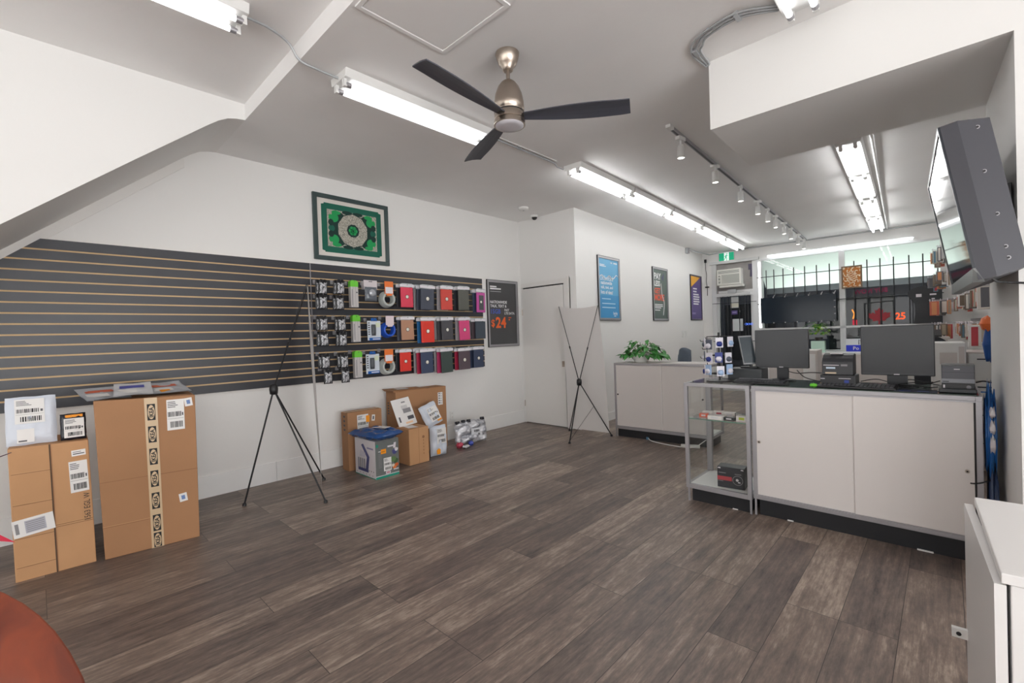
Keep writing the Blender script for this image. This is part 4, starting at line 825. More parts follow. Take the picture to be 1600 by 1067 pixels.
# ================================================================ X-BANNER STANDS
def xstand(label, hub, tops, feet, rear, bsag):
    """hub (world), two top tips, two front feet, rear foot; banner stretched between tips and front feet"""
    o = Vector((hub[0], hub[1], 0)); L = lambda p: Vector(p)-o
    t = thing('banner_stand', label, 'banner stand', o); h = L(hub)
    mb = MB(); mb.lathe([(0.012, -0.045), (0.03, -0.04), (0.034, 0), (0.03, 0.035), (0.012, 0.045)], BLACK, 10, tuple(h)); mb.build('hub', t)
    for p in tops:
        mb = MB(); q = L(p); mb.tube([h, h.lerp(q, 0.45)], 0.0062, BLACK); mb.tube([h.lerp(q, 0.44), q], 0.0042, BLACK); mb.tube([h.lerp(q, 0.43), h.lerp(q, 0.46)], 0.009, BLACK); mb.build('arm', t)
    for i, p in enumerate(list(feet)+[rear]):
        mb = MB(); q = L(p); q = Vector((q.x, q.y, 0.012)); mb.tube([h, q], 0.0068 if i < 2 else 0.0075, BLACK); mb.lathe([(0.016, -0.012), (0.014, 0.006), (0.006, 0.012)], BLACK, 10, tuple(q)); mb.build('leg', t)
    mb = MB(); n = 14; a, b = L(tops[0]), L(tops[1]); c, d = L(feet[0]).lerp(h, 0.06), L(feet[1]).lerp(h, 0.06); vs = []; fs = []
    nrm = (b-a).cross(c-a).normalized()
    for s in (0, 1):
        for i in range(n+1):
            for j in range(n+1):
                u, v = i/n, j/n; p = (a*(1-u)+b*u)*(1-v)+(c*(1-u)+d*u)*v; k = math.sin(u*PI)*0.5+0.3*math.sin(v*PI)
                p = p+nrm*(bsag*math.sin(v*PI*1.0)*0.3+0.010*math.sin(u*6+v*5)*math.sin(v*PI))+Vector((0, 0, -0.03*math.sin(u*PI)*(1-v)))+nrm*0.0015*s; vs.append(tuple(p))
    q_ = (n+1)**2
    for i in range(n):
        for j in range(n):
            f = (i*(n+1)+j, (i+1)*(n+1)+j, (i+1)*(n+1)+j+1, i*(n+1)+j+1); fs += [f, tuple(x+q_ for x in f[::-1])]
    mb.add(vs, fs, FABW, True); mb.build('banner', t)
    return t, h, L
xstand('black X banner stand with its white banner edge-on, before the bare slatwall', (-4.09, 1.372, 0.937), ((-3.735, 1.535, 1.800), (-4.355, 1.80, 1.86)), ((-3.713, 1.61, 0), (-4.337, 1.872, 0)), (-4.184, 1.145, 0), 0.0)
t, h, L = xstand('black X banner stand holding a blank white banner by the corner door', (-3.422, 4.814, 0.695), ((-3.804, 4.932, 1.695), (-3.18, 4.93, 1.668)), ((-3.729, 4.988, 0), (-3.10, 5.03, 0)), (-3.297, 4.402, 0), 0.05)
mb = MB(); p = h.lerp(L((-3.10, 5.03, 0)), 0.45); q = L((-3.297, 4.402, 0.03)); mb.tube([p, q], 0.0022, BLACK); mb.build('brace_cord', t)

# ================================================================ COUNTERS
PANEL = M('counter_panel', 'ddd7d4', 0.35); PANELE = M('counter_panel_edge', 'f0ecea', 0.4)
def post(mb, x, y, z0, z1, w=0.026): mb.box((x, y, z0), (x+w, y+w, z1), ALU)
def frame_box(x0, y0, x1, y1, z0, z1, w=0.026, deck=True):
    mb = MB()
    for x in (x0, x1-w):
        for y in (y0, y1-w): post(mb, x, y, z0, z1, w)
    for z in ((z0, z0+w*1.3), (z1-w, z1)):
        mb.box((x0+w, y0, z[0]), (x1-w, y0+w, z[1]), ALU); mb.box((x0+w, y1-w, z[0]), (x1-w, y1, z[1]), ALU)
        mb.box((x0, y0+w, z[0]), (x0+w, y1-w, z[1]), ALU); mb.box((x1-w, y0+w, z[0]), (x1, y1-w, z[1]), ALU)
    return mb
def kick(mb, x0, y0, x1, y1, z1): mb.box((x0, y0, 0), (x1, y1, z1), KICK)
# main counter
t = thing('sales_counter', 'white service counter with two sliding doors under the monitors', 'counter', (-1.0, 3.472, 0))
W, D, H = 1.135, 0.50, 0.912
frame_box(0, 0, W, D, 0.115, H).build('frame', t, bevel=0.0015)
mb = MB(); kick(mb, 0.03, 0.03, W-0.02, D-0.03, 0.115); 
for x in (0.004, W-0.02): mb.box((x, 0.006, 0), (x+0.012, 0.018, 0.115), ALU)
mb.box((0.20, 0.024, 0.0), (0.235, 0.032, 0.007), PAPER); mb.box((0.86, 0.022, 0.0), (0.93, 0.03, 0.007), PAPER); mb.build('kick_plate', t)
mb = MB(); mb.box((0.012, 0.012, H-0.004), (W-0.012, D-0.012, H+0.004), M('counter_glass_top', '54625c', 0.08)); mb.build('worktop', t)
mb = MB(); mb.box((0.0, -0.006, 0.125), (W, 0.003, 0.142), ALU); mb.build('lower_track', t); mb = MB(); mb.box((0, -0.005, H-0.034), (W, 0.003, H-0.026), ALU); mb.build('upper_track', t)
mb = MB(); mb.box((0.022, 0.006, 0.146), (0.585, 0.012, H-0.032), PANEL); d1 = mb.build('sliding_door', t)
mb = MB(); mb.box((0.578, 0.0, 0.146), (W-0.034, 0.006, H-0.032), PANEL); d2 = mb.build('sliding_door', t)
for dd, x, zz, yy in ((d1, 0.042, 0.52, 0.006), (d2, W-0.062, 0.502, 0.0)):
    mb = MB(); mb.tube([(x, yy+0.002, zz), (x, yy-0.008, zz)], 0.010, STEEL, 12); mb.tube([(x, yy-0.008, zz), (x, yy-0.0085, zz)], 0.005, BLACK, 8); mb.build('lock', dd)
mb = MB(); mb.box((0.026, 0.02, 0.15), (W-0.026, 0.025, H-0.03), M('counter_inside', '4a4848', 0.6)); mb.box((0.02, D-0.012, 0.15), (W-0.02, D-0.004, H-0.03), WHITELAM); mb.box((W-0.016, 0.03, 0.15), (W-0.01, D-0.03, H-0.03), WHITELAM); mb.box((0.01, 0.03, 0.15), (0.016, D-0.03, H-0.03), WHITELAM); mb.build('side_panel', t)
# glass display case
t = thing('display_case', 'narrow glass display case at the left end of the white counter', 'display case', (-1.478, 3.458, 0))
W, D, H = 0.468, 0.46, 0.912
frame_box(0, 0, W, D, 0.10, H).build('frame', t, bevel=0.0015)
mb = MB(); kick(mb, 0.035, 0.03, W-0.02, D-0.03, 0.10)
for x in (0.012, W-0.014): mb.box((x, 0.004, 0), (x+0.012, 0.016, 0.10), ALU)
mb.box((0.33, 0.024, 0.0), (0.365, 0.032, 0.006), PAPER); mb.build('kick_plate', t)
mb = MB(); mb.box((0.026, 0.026, 0.118), (W-0.026, D-0.026, 0.134), WHITE); mb.build('base_deck', t)
for nm_, a, b in (('glass_pane', (0.026, 0.008, 0.134), (W-0.026, 0.013, H-0.026)), ('glass_pane', (0.008, 0.026, 0.134), (0.013, D-0.026, H-0.026)), ('glass_pane', (0.026, D-0.013, 0.134), (W-0.026, D-0.008, H-0.026)), ('glass_top', (0.014, 0.014, H-0.004), (W-0.014, D-0.014, H+0.003))):
    mb = MB(); mb.box(a, b, GLASS); mb.build(nm_, t)
mb = MB(); mb.box((0.016, 0.030, 0.632), (W-0.030, D-0.03, 0.638), GLASS); mb.box((0.016, 0.0285, 0.632), (W-0.030, 0.030, 0.638), M('glass_edge', '5f8f7c', 0.2)); mb.build('glass_shelf', t)
mb = MB(); mb.box((W-0.055, D-0.05, 0.14), (W-0.030, D-0.028, H-0.03), ALU)
for k in range(34): mb.box((W-0.047, D-0.0515, 0.16+0.021*k), (W-0.038, D-0.0495, 0.17+0.021*k), INK)
mb.box((0.03, D-0.05, 0.14), (0.052, D-0.028, H-0.03), ALU); mb.build('shelf_standard', t)
B0 = Vector((-1.478, 3.458, 0))
def on(x, y, z): return B0+Vector((x, y, z))
# things in the case
t = thing('black_product_box', 'black product box with red stripe inside the glass case', 'product box', on(0.215, 0.06, 0.134), math.radians(6))
mb = MB(); mb.box((0, 0, 0), (0.185, 0.11, 0.155), M('box_black', '2c2d34', 0.4)); mb.build('carton_body', t, bevel=0.002)
mb = MB(T(0, -0.001, 0) @ R(PI/2, 'X')); mb.rect(0.0, 0.055, 0.10, 0.085, 0, M('stripe_red', 'b04048', 0.5)); 
for r_, m_, zz in ((0.036, GREYI, 0), (0.032, M('box_black', '2c2d34', 0.4), 0.0004)): mb.quad([(0.14+r_*math.cos(i*0.4), 0.065+r_*math.sin(i*0.4), zz) for i in range(16)], m_)
mb.quad([(0.137+0.010*math.cos(i*0.63), 0.068+0.010*math.sin(i*0.63), 0.0008) for i in range(10)], PICW); mb.rect(0.142, 0.048, 0.158, 0.056, 0.0008, PICW); mb.rect(0.01, 0.108, 0.06, 0.113, 0, GREYI); mb.rect(0.12, 0.108, 0.165, 0.113, 0, GREYI); mb.rect(0.005, 0.047, 0.04, 0.051, 0, GREYI)
for x in (0.004, 0.16): mb.quad([(x, 0.142, 0), (x+0.02, 0.140, 0), (x+0.018, 0.150, 0), (x+0.004, 0.150, 0)], PICW)
mb.build('printed_front', t)
t = thing('glass_clip', 'small clear plastic clip on the floor of the glass case', 'clip', on(0.10, 0.36, 0.134)); mb = MB(); mb.prism([(0, 0), (0.035, 0), (0.02, 0.025)], 0, 0.025, PVC, 'y'); mb.build('clip_body', t)
SB = M('small_white_box', 'e9e2df', 0.45); RB = M('small_red', 'b5485a', 0.6)
for (x, y, w, d, h, m_, lab, rz) in ((0.075, 0.10, 0.062, 0.05, 0.028, M('orange_red_pack', 'e2694e', 0.4), 'orange-red small pack on the glass shelf, front left', 0.2), (0.155, 0.055, 0.105, 0.06, 0.028, SB, 'long white phone box at the front of the glass shelf', -0.05), (0.06, 0.20, 0.075, 0.06, 0.03, SB, 'white small box behind the orange pack on the glass shelf', 0.1), (0.135, 0.24, 0.075, 0.055, 0.03, SB, 'white small box with red print at the back of the glass shelf', 0.3), (0.215, 0.23, 0.08, 0.055, 0.03, SB, 'white small box second from the right at the back of the glass shelf', 0.15), (0.265, 0.075, 0.075, 0.06, 0.022, BLACK, 'flat black box on the glass shelf beside the phone box', 0.0), (0.355, 0.07, 0.075, 0.05, 0.042, SB, 'white box with yellow-green label at the right end of the glass shelf', 0.0)):
    t = thing('small_box', lab, 'small box', on(x, y, 0.638), rz, 'small boxes on the glass shelf')
    mb = MB(); mb.box((0, 0, 0), (w, d, h), m_); mb.build('carton_body', t, bevel=0.002)
    mb = MB(); c_ = {'white box with': M('label_lime', 'b9c443', 0.5)}.get(lab[:14], RB if m_ is SB else PICW); mb.rect(w*0.2, d*0.3, w*0.8, d*0.6, h+0.0006, c_ if 'red' in lab or 'yellow' in lab else PICW); mb.rect(w*0.25, h*0.3, w*0.75, h*0.75, 0.0006, c_ if m_ is SB and ('red' in lab or 'yellow' in lab) else PICW, R(PI/2, 'X')); mb.build('label', t)

# far counter (local frame of the shop front)
t = thing('showcase_counter', 'far white showcase counter with the potted plant on it', 'counter', Mx=FR @ T(0.582, -0.045, 0))
W, D, H = 1.19, 0.40, 0.930
frame_box(0, 0, W, D, 0.10, H).build('frame', t, bevel=0.0015)
mb = MB(); kick(mb, 0.02, 0.03, W-0.03, D-0.03, 0.10); 
for x in (0.0, W-0.014): mb.box((x, 0.004, 0), (x+0.012, 0.016, 0.10), ALU)
mb.box((0.40, 0.02, 0), (0.43, 0.03, 0.03), M('blue_scrap', '5b8fb0', 0.5)); mb.build('kick_plate', t)
mb = MB(); mb.box((0.012, 0.012, H-0.004), (W-0.012, D-0.012, H+0.003), WHITELAM); mb.build('worktop', t)
mb = MB(); mb.box((0.022, 0.004, 0.14), (0.62, 0.010, H-0.026), PANEL); mb.box((0.612, 0.002, 0.14), (0.62, 0.010, H-0.026), PANELE); d1 = mb.build('sliding_door', t)
mb = MB(); mb.box((0.61, 0.010, 0.14), (W-0.026, 0.016, H-0.026), PANEL); d2 = mb.build('sliding_door', t)
for dd, x, zz, yy in ((d1, 0.045, 0.535, 0.004), (d2, W-0.10, 0.535, 0.010)):
    mb = MB(); mb.tube([(x, yy+0.002, zz), (x, yy-0.008, zz)], 0.010, BLACK, 12); mb.build('lock', dd)
mb = MB(); mb.box((W-0.014, 0.026, 0.14), (W-0.009, D-0.026, H-0.026), GLASS); mb.build('glass_pane', t)
mb = MB(); mb.box((0.02, 0.03, 0.12), (W-0.026, D-0.026, 0.138), WHITE); mb.box((0.02, 0.03, 0.50), (W-0.03, D-0.03, 0.506), GLASS); mb.box((0.02, D-0.02, 0.14), (W-0.5, D-0.012, H-0.03), WHITELAM); mb.build('shelf', t)
conduit('white cable curling on the floor from under the far counter', curve([fpt(0.582+0.43, -0.03, 0.02), fpt(1.10, -0.10, 0.008), fpt(1.35, -0.16, 0.006), fpt(1.58, -0.14, 0.008), fpt(1.70, -0.05, 0.09)]), 0.005, WHITE)
t = thing('power_bar', 'white power bar on the floor at the foot of the far counter', 'power bar', Mx=FR @ T(1.55, -0.12, 0.002) @ R(0.3)); mb = MB(); mb.box((-0.1, -0.025, 0), (0.1, 0.025, 0.03), WHITE); mb.build('bar', t, bevel=0.004)

# potted plant on it
def leaf(mb, Mx, L, W, m, fold=0.25):
    pr = [(0, 0), (0.12, 0.42), (0.3, 0.5), (0.55, 0.38), (0.8, 0.17), (1, 0)]
    vs = []; fs = []
    for x, w in pr: vs += [(x*L, -w*W, w*W*fold-0.25*L*x*x), (x*L, 0, -0.25*L*x*x), (x*L, w*W, w*W*fold-0.25*L*x*x)]
    for i in range(len(pr)-1):
        for k in (0, 1): fs.append((i*3+k, (i+1)*3+k, (i+1)*3+k+1, i*3+k+1))
    mb.add(vs, fs, m, True, Mx)
t = thing('potted_plant', 'bushy trailing green plant in a white pot on the far counter', 'plant', Mx=FR @ T(0.86, 0.15, 0.934))
mb = MB(); mb.lathe([(0.075, 0), (0.10, 0.04), (0.11, 0.10), (0.112, 0.115), (0.10, 0.115), (0.095, 0.10)], WHITE, 24); mb.build('pot', t)
mb = MB(); rnd = random.Random(3); st = MB()
for k in range(175):
    a = rnd.uniform(0, 2*PI); e = rnd.uniform(0.0, 1.0); r_ = 0.05+0.24*math.sqrt(rnd.random()); x, y = r_*math.cos(a)*1.0+0.03, r_*math.sin(a)*0.6
    zz = 0.30-1.9*(r_-0.02)**2*1.8+rnd.uniform(-0.05, 0.03)-e*0.10*(r_ > 0.1); zz = max(zz, 0.09)
    if zz < 0.13 and abs(x) < 0.12 and y < 0.03 and rnd.random() < 0.8: continue
    leaf(mb, T(x, y, zz) @ R(a+rnd.uniform(-0.7, 0.7)) @ R(rnd.uniform(-0.1, 0.8), 'Y') @ R(rnd.uniform(-0.4, 0.4), 'X'), rnd.uniform(0.06, 0.10), rnd.uniform(0.05, 0.08), LEAF)
    if k % 4 == 0: st.tube(curve([(0.02*math.cos(a), 0.02*math.sin(a), 0.09), (x*0.6, y*0.6, max(zz+0.03, 0.10)), (x, y, zz)], 4), 0.0022, M('stem_green', '5f7a3c', 0.6), 5)
mb.build('foliage', t); st.build('stems', t)
# office chair behind it
t = thing('office_chair', 'dark grey office chair behind the far counter', 'chair', Mx=FR @ T(0.94, 1.35, 0) @ R(-0.25))
GF = M('grey_blue_fabric', '5a6470', 0.8, bump=0.1, bscale=200)
mb = MB(); pts = []
for i in range(9):
    for j in range(9):
        a = i/8*2-1; b = j/8; w = 0.11*(1-0.25*max(0, b-0.6)) ; pts.append((a*w*(1-0.08*b), 0.03*a*a-0.02*math.sin(b*PI), 0.62+0.445*b-0.04*a*a*(b > 0.85)))
fs = [(i*9+j, (i+1)*9+j, (i+1)*9+j+1, i*9+j+1) for i in range(8) for j in range(8)]
n_ = len(pts); mb.add(pts+[(p[0], p[1]+0.03, p[2]) for p in pts], fs+[tuple(x+n_ for x in f[::-1]) for f in fs]+[(i*9+8, (i+1)*9+8, (i+1)*9+8+n_, i*9+8+n_) for i in range(8)]+[(j, j+1, j+1+n_, j+n_) for j in range(8)]+[(72+j+1, 72+j, 72+j+n_, 72+j+1+n_) for j in range(8)], GF, True); mb.build('backrest', t)
mb = MB(); pillow(mb, 0.46, 0.45, 0.09, GF, 8, 0, 1, T(0, -0.2, 0.47)); mb.build('seat', t)
mb = MB(); mb.tube([(0, 0.03, 0.75), (0, 0.04, 0.45), (0, -0.15, 0.42)], 0.015, BLACK); mb.tube([(0, -0.2, 0.43), (0, -0.2, 0.08)], 0.025, BLACK); mb.build('column', t)
for k in range(5):
    mb = MB(); a = k*2*PI/5; mb.tube([(0, -0.2, 0.09), (0.26*math.cos(a), -0.2+0.26*math.sin(a), 0.06)], 0.018, BLACK, 8, r2=0.012); mb.lathe([(0.024, 0), (0.024, 0.045)], BLACK, 10, (0.26*math.cos(a), -0.2+0.26*math.sin(a), 0.0)); mb.build('base_leg', t)

# ================================================================ THINGS ON THE MAIN COUNTER
ZT = 0.917
def monitor(label, x0, x1, y, z0, z1, logo=True, base=True, yaw=0.0, neckw=0.075):
    cx = (x0+x1)/2; t = thing('monitor', label, 'monitor', (cx, y, ZT), yaw); w = x1-x0; a = z0-ZT; b = z1-ZT
    mb = MB(); mb.box((-w/2, 0, a), (w/2, 0.035, b), M('monitor_bezel', '2f3136', 0.35)); mb.box((-w*0.3, 0.03, a+0.04), (w*0.3, 0.06, b-0.05), BLACK); mb.build('housing', t, bevel=0.004)
    mb = MB(); mb.rect(-w/2+0.010, a+0.016, w/2-0.010, b-0.010, 0.0008, SCREEN, R(PI/2, 'X')); mb.build('screen', t)
    if logo: mb = MB(); mb.rect(-0.014, a+0.004, 0.014, a+0.010, 0.001, PICW, R(PI/2, 'X')); mb.build('badge', t)
    mb = MB(); mb.box((-neckw/2, 0.035, 0.012), (neckw/2, 0.06, a+0.06), M('stand_black', '22252b', 0.4)); mb.build('neck', t)
    mb = MB(); mb.lathe([(0.085, 0), (0.085, 0.008), (0.05, 0.014)], M('stand_black', '22252b', 0.4), 24, (0, 0.03, 0)); mb.build('stand_base', t)
    return t
monitor('left large monitor on the counter beside the hanging rack', -1.070, -0.718, 3.84, 1.013, 1.299)
monitor('right large monitor on the counter between the two printers', -0.408, -0.050, 3.75, 0.988, 1.303, neckw=0.10)
# oblique small screen and cash drawer on the glass case end
t = thing('cash_drawer', 'flat black cash drawer behind the keyboard at the counter end', 'cash drawer', (-1.240, 3.735, ZT+0.001)); mb = MB(); mb.box((0, 0, 0), (0.24, 0.17, 0.090), M('drawer_black', '3b3f42', 0.4)); mb.build('body', t, bevel=0.003); mb = MB(); mb.rect(0.01, 0.012, 0.23, 0.082, 0.001, M('drawer_face', '34383b', 0.4), R(PI/2, 'X')); mb.build('drawer_front', t)
t = thing('small_screen', 'tilted dark display seen obliquely behind the left monitor', 'monitor', (-1.12, 3.81, ZT+0.092))
cs = [(-0.030, 0.02, 0.025), (0.052, 0.07, 0.028), (0.014, 0.078, 0.252), (-0.068, 0.028, 0.249)]
def slab(p, d0, d1, m, k=1.0):
    c = sum((Vector(q) for q in p), Vector())/4; p = [c+(Vector(q)-c)*k for q in p]; nrm = (p[1]-p[0]).cross(p[3]-p[0]).normalized()
    mb = MB(); mb.hexa([p[0]+nrm*d0, p[1]+nrm*d0, p[1]+nrm*d1, p[0]+nrm*d1, p[3]+nrm*d0, p[2]+nrm*d0, p[2]+nrm*d1, p[3]+nrm*d1], m); return mb
slab(cs, 0.0, -0.018, M('screen_rim', '8f9296', 0.35)).build('housing', t)
slab(cs, 0.0015, 0.0005, M('bluish_screen', '454f56', 0.25, spec=0.3), 0.9).build('screen', t)
mb = MB(); mb.box((-0.05, 0.0, 0), (0.07, 0.10, 0.010), BLACK); mb.tube([(0.01, 0.06, 0.005), (0.01, 0.062, 0.09)], 0.010, BLACK); mb.build('foot', t)
KEYM = M('key_cap', '5a5d62', 0.5)
def keyboard(label, x, y, rz, w, d, col, keys):
    t = thing('keyboard', label, 'keyboard', (x, y, ZT+0.001), rz); mb = MB(); mb.hexa([(-w/2, -d/2, 0), (w/2, -d/2, 0), (w/2, d/2, 0), (-w/2, d/2, 0), (-w/2, -d/2, 0.012), (w/2, -d/2, 0.012), (w/2, d/2, 0.022), (-w/2, d/2, 0.022)], col); mb.build('case', t, bevel=0.003)
    mb = MB(); nx = 18
    for r_ in range(5):
        for k in range(nx):
            if r_ == 0 and 4 <= k <= 8: continue
            xx = -w/2+0.012+k*(w-0.024)/nx; yy = -d/2+0.012+r_*(d-0.024)/5; zz = 0.012+0.010*(yy+d/2)/d
            mb.box((xx, yy, zz), (xx+(w-0.024)/nx*0.82, yy+(d-0.024)/5*0.8, zz+0.006), keys)
    mb.build('keys', t); return t
keyboard('black keyboard in front of the left monitor', -0.975, 3.59, 0.02, 0.34, 0.11, BLACK, DARKP)
keyboard('grey-keyed keyboard between the left monitor and the cash drawer', -1.03, 3.69, 0.04, 0.25, 0.05, BLACK, M('key_grey', '8c8d90', 0.5))
keyboard('black keyboard in front of the right monitor', -0.415, 3.575, -0.03, 0.40, 0.13, BLACK, DARKP)
# receipt printer on its dark box
t = thing('stacked_box', 'black slim box under the receipt printer', 'box', (-0.61, 3.60, ZT+0.001), 0.0); mb = MB(); mb.box((0, 0, 0), (0.19, 0.16, 0.075), M('box_black2', '232428', 0.4)); mb.build('body', t, bevel=0.003)
mb = MB(T(0, -0.001, 0) @ R(PI/2, 'X')); mb.rect(0.10, 0.052, 0.165, 0.056, 0, PICW); mb.rect(0.10, 0.016, 0.16, 0.02, 0, M('orange_line', 'c99a5c', 0.5)); mb.rect(0.13, 0.026, 0.155, 0.044, 0, M('label_blue2', '31459a', 0.5)); mb.rect(0.0, 0.018, 0.05, 0.023, 0, M('orange_line', 'c99a5c', 0.5)); mb.rect(0.0, 0.048, 0.025, 0.053, 0, PICW); mb.build('printed_front', t)
t = thing('receipt_printer', 'black receipt printer with curved lid left of the right monitor', 'printer', (-0.612, 3.605, ZT+0.0765), 0.0)
mb = MB(); mb.prism([(0, 0), (0.15, 0), (0.15, 0.13), (0.11, 0.138), (0.06, 0.128), (0.02, 0.108), (0.0, 0.086)], 0.012, 0.178, M('printer_black', '35363a', 0.4), 'x'); mb.build('body', t, bevel=0.004)
mb = MB(T(0, -0.001, 0) @ R(PI/2, 'X')); mb.rect(0.02, 0.062, 0.105, 0.066, 0, PICW); mb.rect(0.035, 0.040, 0.085, 0.052, 0, M('badge_blue', 'c3d3e2', 0.4)); mb.rect(0.03, 0.008, 0.09, 0.018, 0, M('badge_tan', 'c8b69a', 0.4)); mb.rect(0.115, 0.058, 0.15, 0.07, 0, GREYI); mb.build('front_trim', t)
mb = MB(); mb.box((0.05, 0.055, 0.134), (0.12, 0.085, 0.1375), PICW); mb.build('lid_badge', t)
# inkjet printer right
t = thing('inkjet_printer', 'small dark grey printer at the right end of the counter', 'printer', (-0.022, 3.59, ZT+0.001), 0.0); w = 0.135
mb = MB(); mb.box((0, 0, 0.0), (w, 0.13, 0.055), BLACK); mb.box((-0.012, -0.05, 0), (w+0.006, 0.15, 0.022), M('tray_black', '22262a', 0.35)); mb.build('base', t, bevel=0.003)
mb = MB(); mb.box((0, -0.006, 0.050), (w, 0.12, 0.155), M('printer_grey', '53545b', 0.4)); mb.box((-0.001, -0.01, 0.148), (w+0.001, 0.10, 0.157), M('printer_lid', '6d6e70', 0.4)); mb.build('body', t, bevel=0.004)
mb = MB(T(0, -0.007, 0) @ R(PI/2, 'X')); mb.rect(0, 0.052, w, 0.075, 0.001, M('printer_band', '8a8c93', 0.35)); mb.rect(0.0, 0.112, w, 0.1135, 0.0006, BLACK); mb.rect(w*0.38, 0.127, w*0.56, 0.132, 0.0006, PICW); mb.rect(0.005, 0.057, 0.03, 0.062, 0.002, BLACK); mb.build('front_trim', t)
mb = MB(T(0, -0.001, 0) @ R(PI/2, 'X')); mb.rect(0.006, 0.022, 0.014, 0.04, 0.0, PICW); mb.tube([(0.11, 0.03, 0), (0.11, 0.03, 0.004)], 0.010, GREYI, 12); mb.build('button', t)
# mouse pad, green clip, cables
t = thing('mouse_pad', 'dark mouse pad with blue marks at the counter edge', 'mouse pad', (-0.135, 3.545, ZT+0.001), 0.02); mb = MB(); mb.box((-0.095, -0.055, 0), (0.095, 0.055, 0.004), M('pad_navy', '2a2f42', 0.6)); mb.build('pad', t)
mb = MB(); mb.rect(-0.07, -0.05, -0.02, -0.035, 0.0046, M('pad_blue', '4a5fc0', 0.5)); mb.build('blue_mark', t); mb = MB(); mb.rect(0.01, -0.05, 0.06, -0.035, 0.0046, M('pad_blue', '4a5fc0', 0.5)); mb.build('blue_mark', t)
t = thing('green_clip', 'lime green clip at the counter edge beside the black slim box', 'clip', (-0.635, 3.525, ZT+0.001)); mb = MB(); pillow(mb, 0.045, 0.03, 0.022, CABG, 6, 0.6, 4, T(0, 0, 0.011)); mb.build('clip_body', t)
def cable(label, pts, r=0.003, m=BLACK):
    t = thing('cable', label, 'cable', (0, 0, 0)); mb = MB(); mb.tube(curve(pts, 6), r, m, 6); mb.build('cord', t)
cable('black cable looping from the left monitor neck to the receipt printer', [(-0.88, 3.90, 0.99), (-0.80, 3.86, 0.975), (-0.72, 3.82, 0.985), (-0.66, 3.78, 0.99), (-0.60, 3.765, 0.985)])
cable('black cable sagging behind the slim box to the left monitor', [(-0.80, 3.88, 0.995), (-0.74, 3.80, 0.955), (-0.66, 3.765, 0.935), (-0.60, 3.768, 0.93)])
cable('tangled black cable behind the right monitor neck', [(-0.42, 3.83, 0.935), (-0.34, 3.86, 0.95), (-0.25, 3.82, 0.935), (-0.17, 3.86, 0.955), (-0.08, 3.80, 0.94), (-0.02, 3.75, 0.935)])
cable('black cable bundled over the mouse pad', [(-0.22, 3.68, 0.925), (-0.17, 3.64, 0.934), (-0.19, 3.60, 0.928), (-0.12, 3.60, 0.934), (-0.15, 3.65, 0.938), (-0.08, 3.66, 0.93), (-0.10, 3.61, 0.93), (-0.04, 3.70, 0.93)])
cable('black cable running from the small printer along the counter', [(-0.03, 3.73, 0.965), (-0.09, 3.70, 0.945), (-0.16, 3.69, 0.935), (-0.22, 3.66, 0.94), (-0.15, 3.72, 0.95), (-0.06, 3.74, 0.955)])
cable('thick black cable arching from the small printer to the wall', [(0.12, 3.70, 0.965), (0.15, 3.69, 0.975), (0.18, 3.72, 0.965)], 0.004)
cable('black cable poking from the counter door gap to the blue bag', [(0.085, 3.468, 0.44), (0.10, 3.455, 0.445), (0.13, 3.45, 0.457), (0.158, 3.49, 0.465)], 0.004)
# blue bag hanging at the end
t = thing('hanging_bag', 'blue and white plastic bag hanging at the right end of the counter', 'bag', (0.166, 3.56, 0.0))
mb = MB(); pillow(mb, 0.045, 0.20, 0.42, M('bag_blue', '1b5a9c', 0.3, bump=0.5, bscale=16), 12, 0.6, 5, T(0, 0, 0.70), flat=0.3); pillow(mb, 0.045, 0.18, 0.50, M('bag_dark_blue', '26395c', 0.4), 10, 0.4, 6, T(0.006, 0.0, 0.27), flat=0.3); 
for z_, h_ in ((0.83, 0.05), (0.75, 0.07), (0.66, 0.09)): pillow(mb, 0.022, 0.05, h_, PICW, 6, 0.8, int(z_*100), T(0.004, -0.097, z_) @ R(0.5, 'X'))
mb.build('bag', t); mb = MB(); mb.tube([(0.0, 0, 0.88), (-0.005, -0.02, 0.93), (-0.03, 0.02, 0.925)], 0.004, M('bag_blue', '1b5a9c', 0.3)); mb.build('handle', t)
# rotating accessory rack
t = thing('spinner_rack', 'small black counter-top spinner rack for accessories on the glass case', 'display rack', (-1.262, 3.62, ZT+0.001))
mb = MB(); mb.lathe([(0, 0.012), (0.07, 0.010), (0.095, 0.004), (0.095, 0)][::-1], BLACK, 28); mb.build('base', t)
mb = MB(); mb.tube([(0, 0, 0.0), (0, 0, 0.375)], 0.008, BLACK); mb.build('pole', t)
mb = MB()
for z_ in (0.06, 0.20, 0.345):
    for k in range(4):
        a = k*PI/2+0.5; mb.tube([(0, 0, z_), (0.085*math.cos(a), 0.085*math.sin(a), z_)], 0.003, BLACK, 6)
    mb.tube([(0.085*math.cos(k*PI/2+0.5), 0.085*math.sin(k*PI/2+0.5), z_) for k in range(4)], 0.003, BLACK, 6, closed=True)
for k in range(4): a = k*PI/2+0.5; mb.tube([(0.085*math.cos(a), 0.085*math.sin(a), 0.06), (0.085*math.cos(a), 0.085*math.sin(a), 0.345)], 0.003, BLACK, 6)
for a, z_ in ((3.7, 0.31), (4.0, 0.25), (3.6, 0.18), (4.3, 0.33)): mb.tube([(0.08*math.cos(a), 0.08*math.sin(a), z_), (0.13*math.cos(a), 0.13*math.sin(a), z_), (0.135*math.cos(a), 0.135*math.sin(a), z_+0.012)], 0.0025, BLACK, 6)
mb.build('wire_frame', t)
EB = M('ear_blue', '2b3a86', 0.4); EW = M('ear_white', 'e3e1ea', 0.35); EG = M('ear_grey', '5d6270', 0.4); EL = M('ear_pale_blue', 'a9c4e6', 0.4)
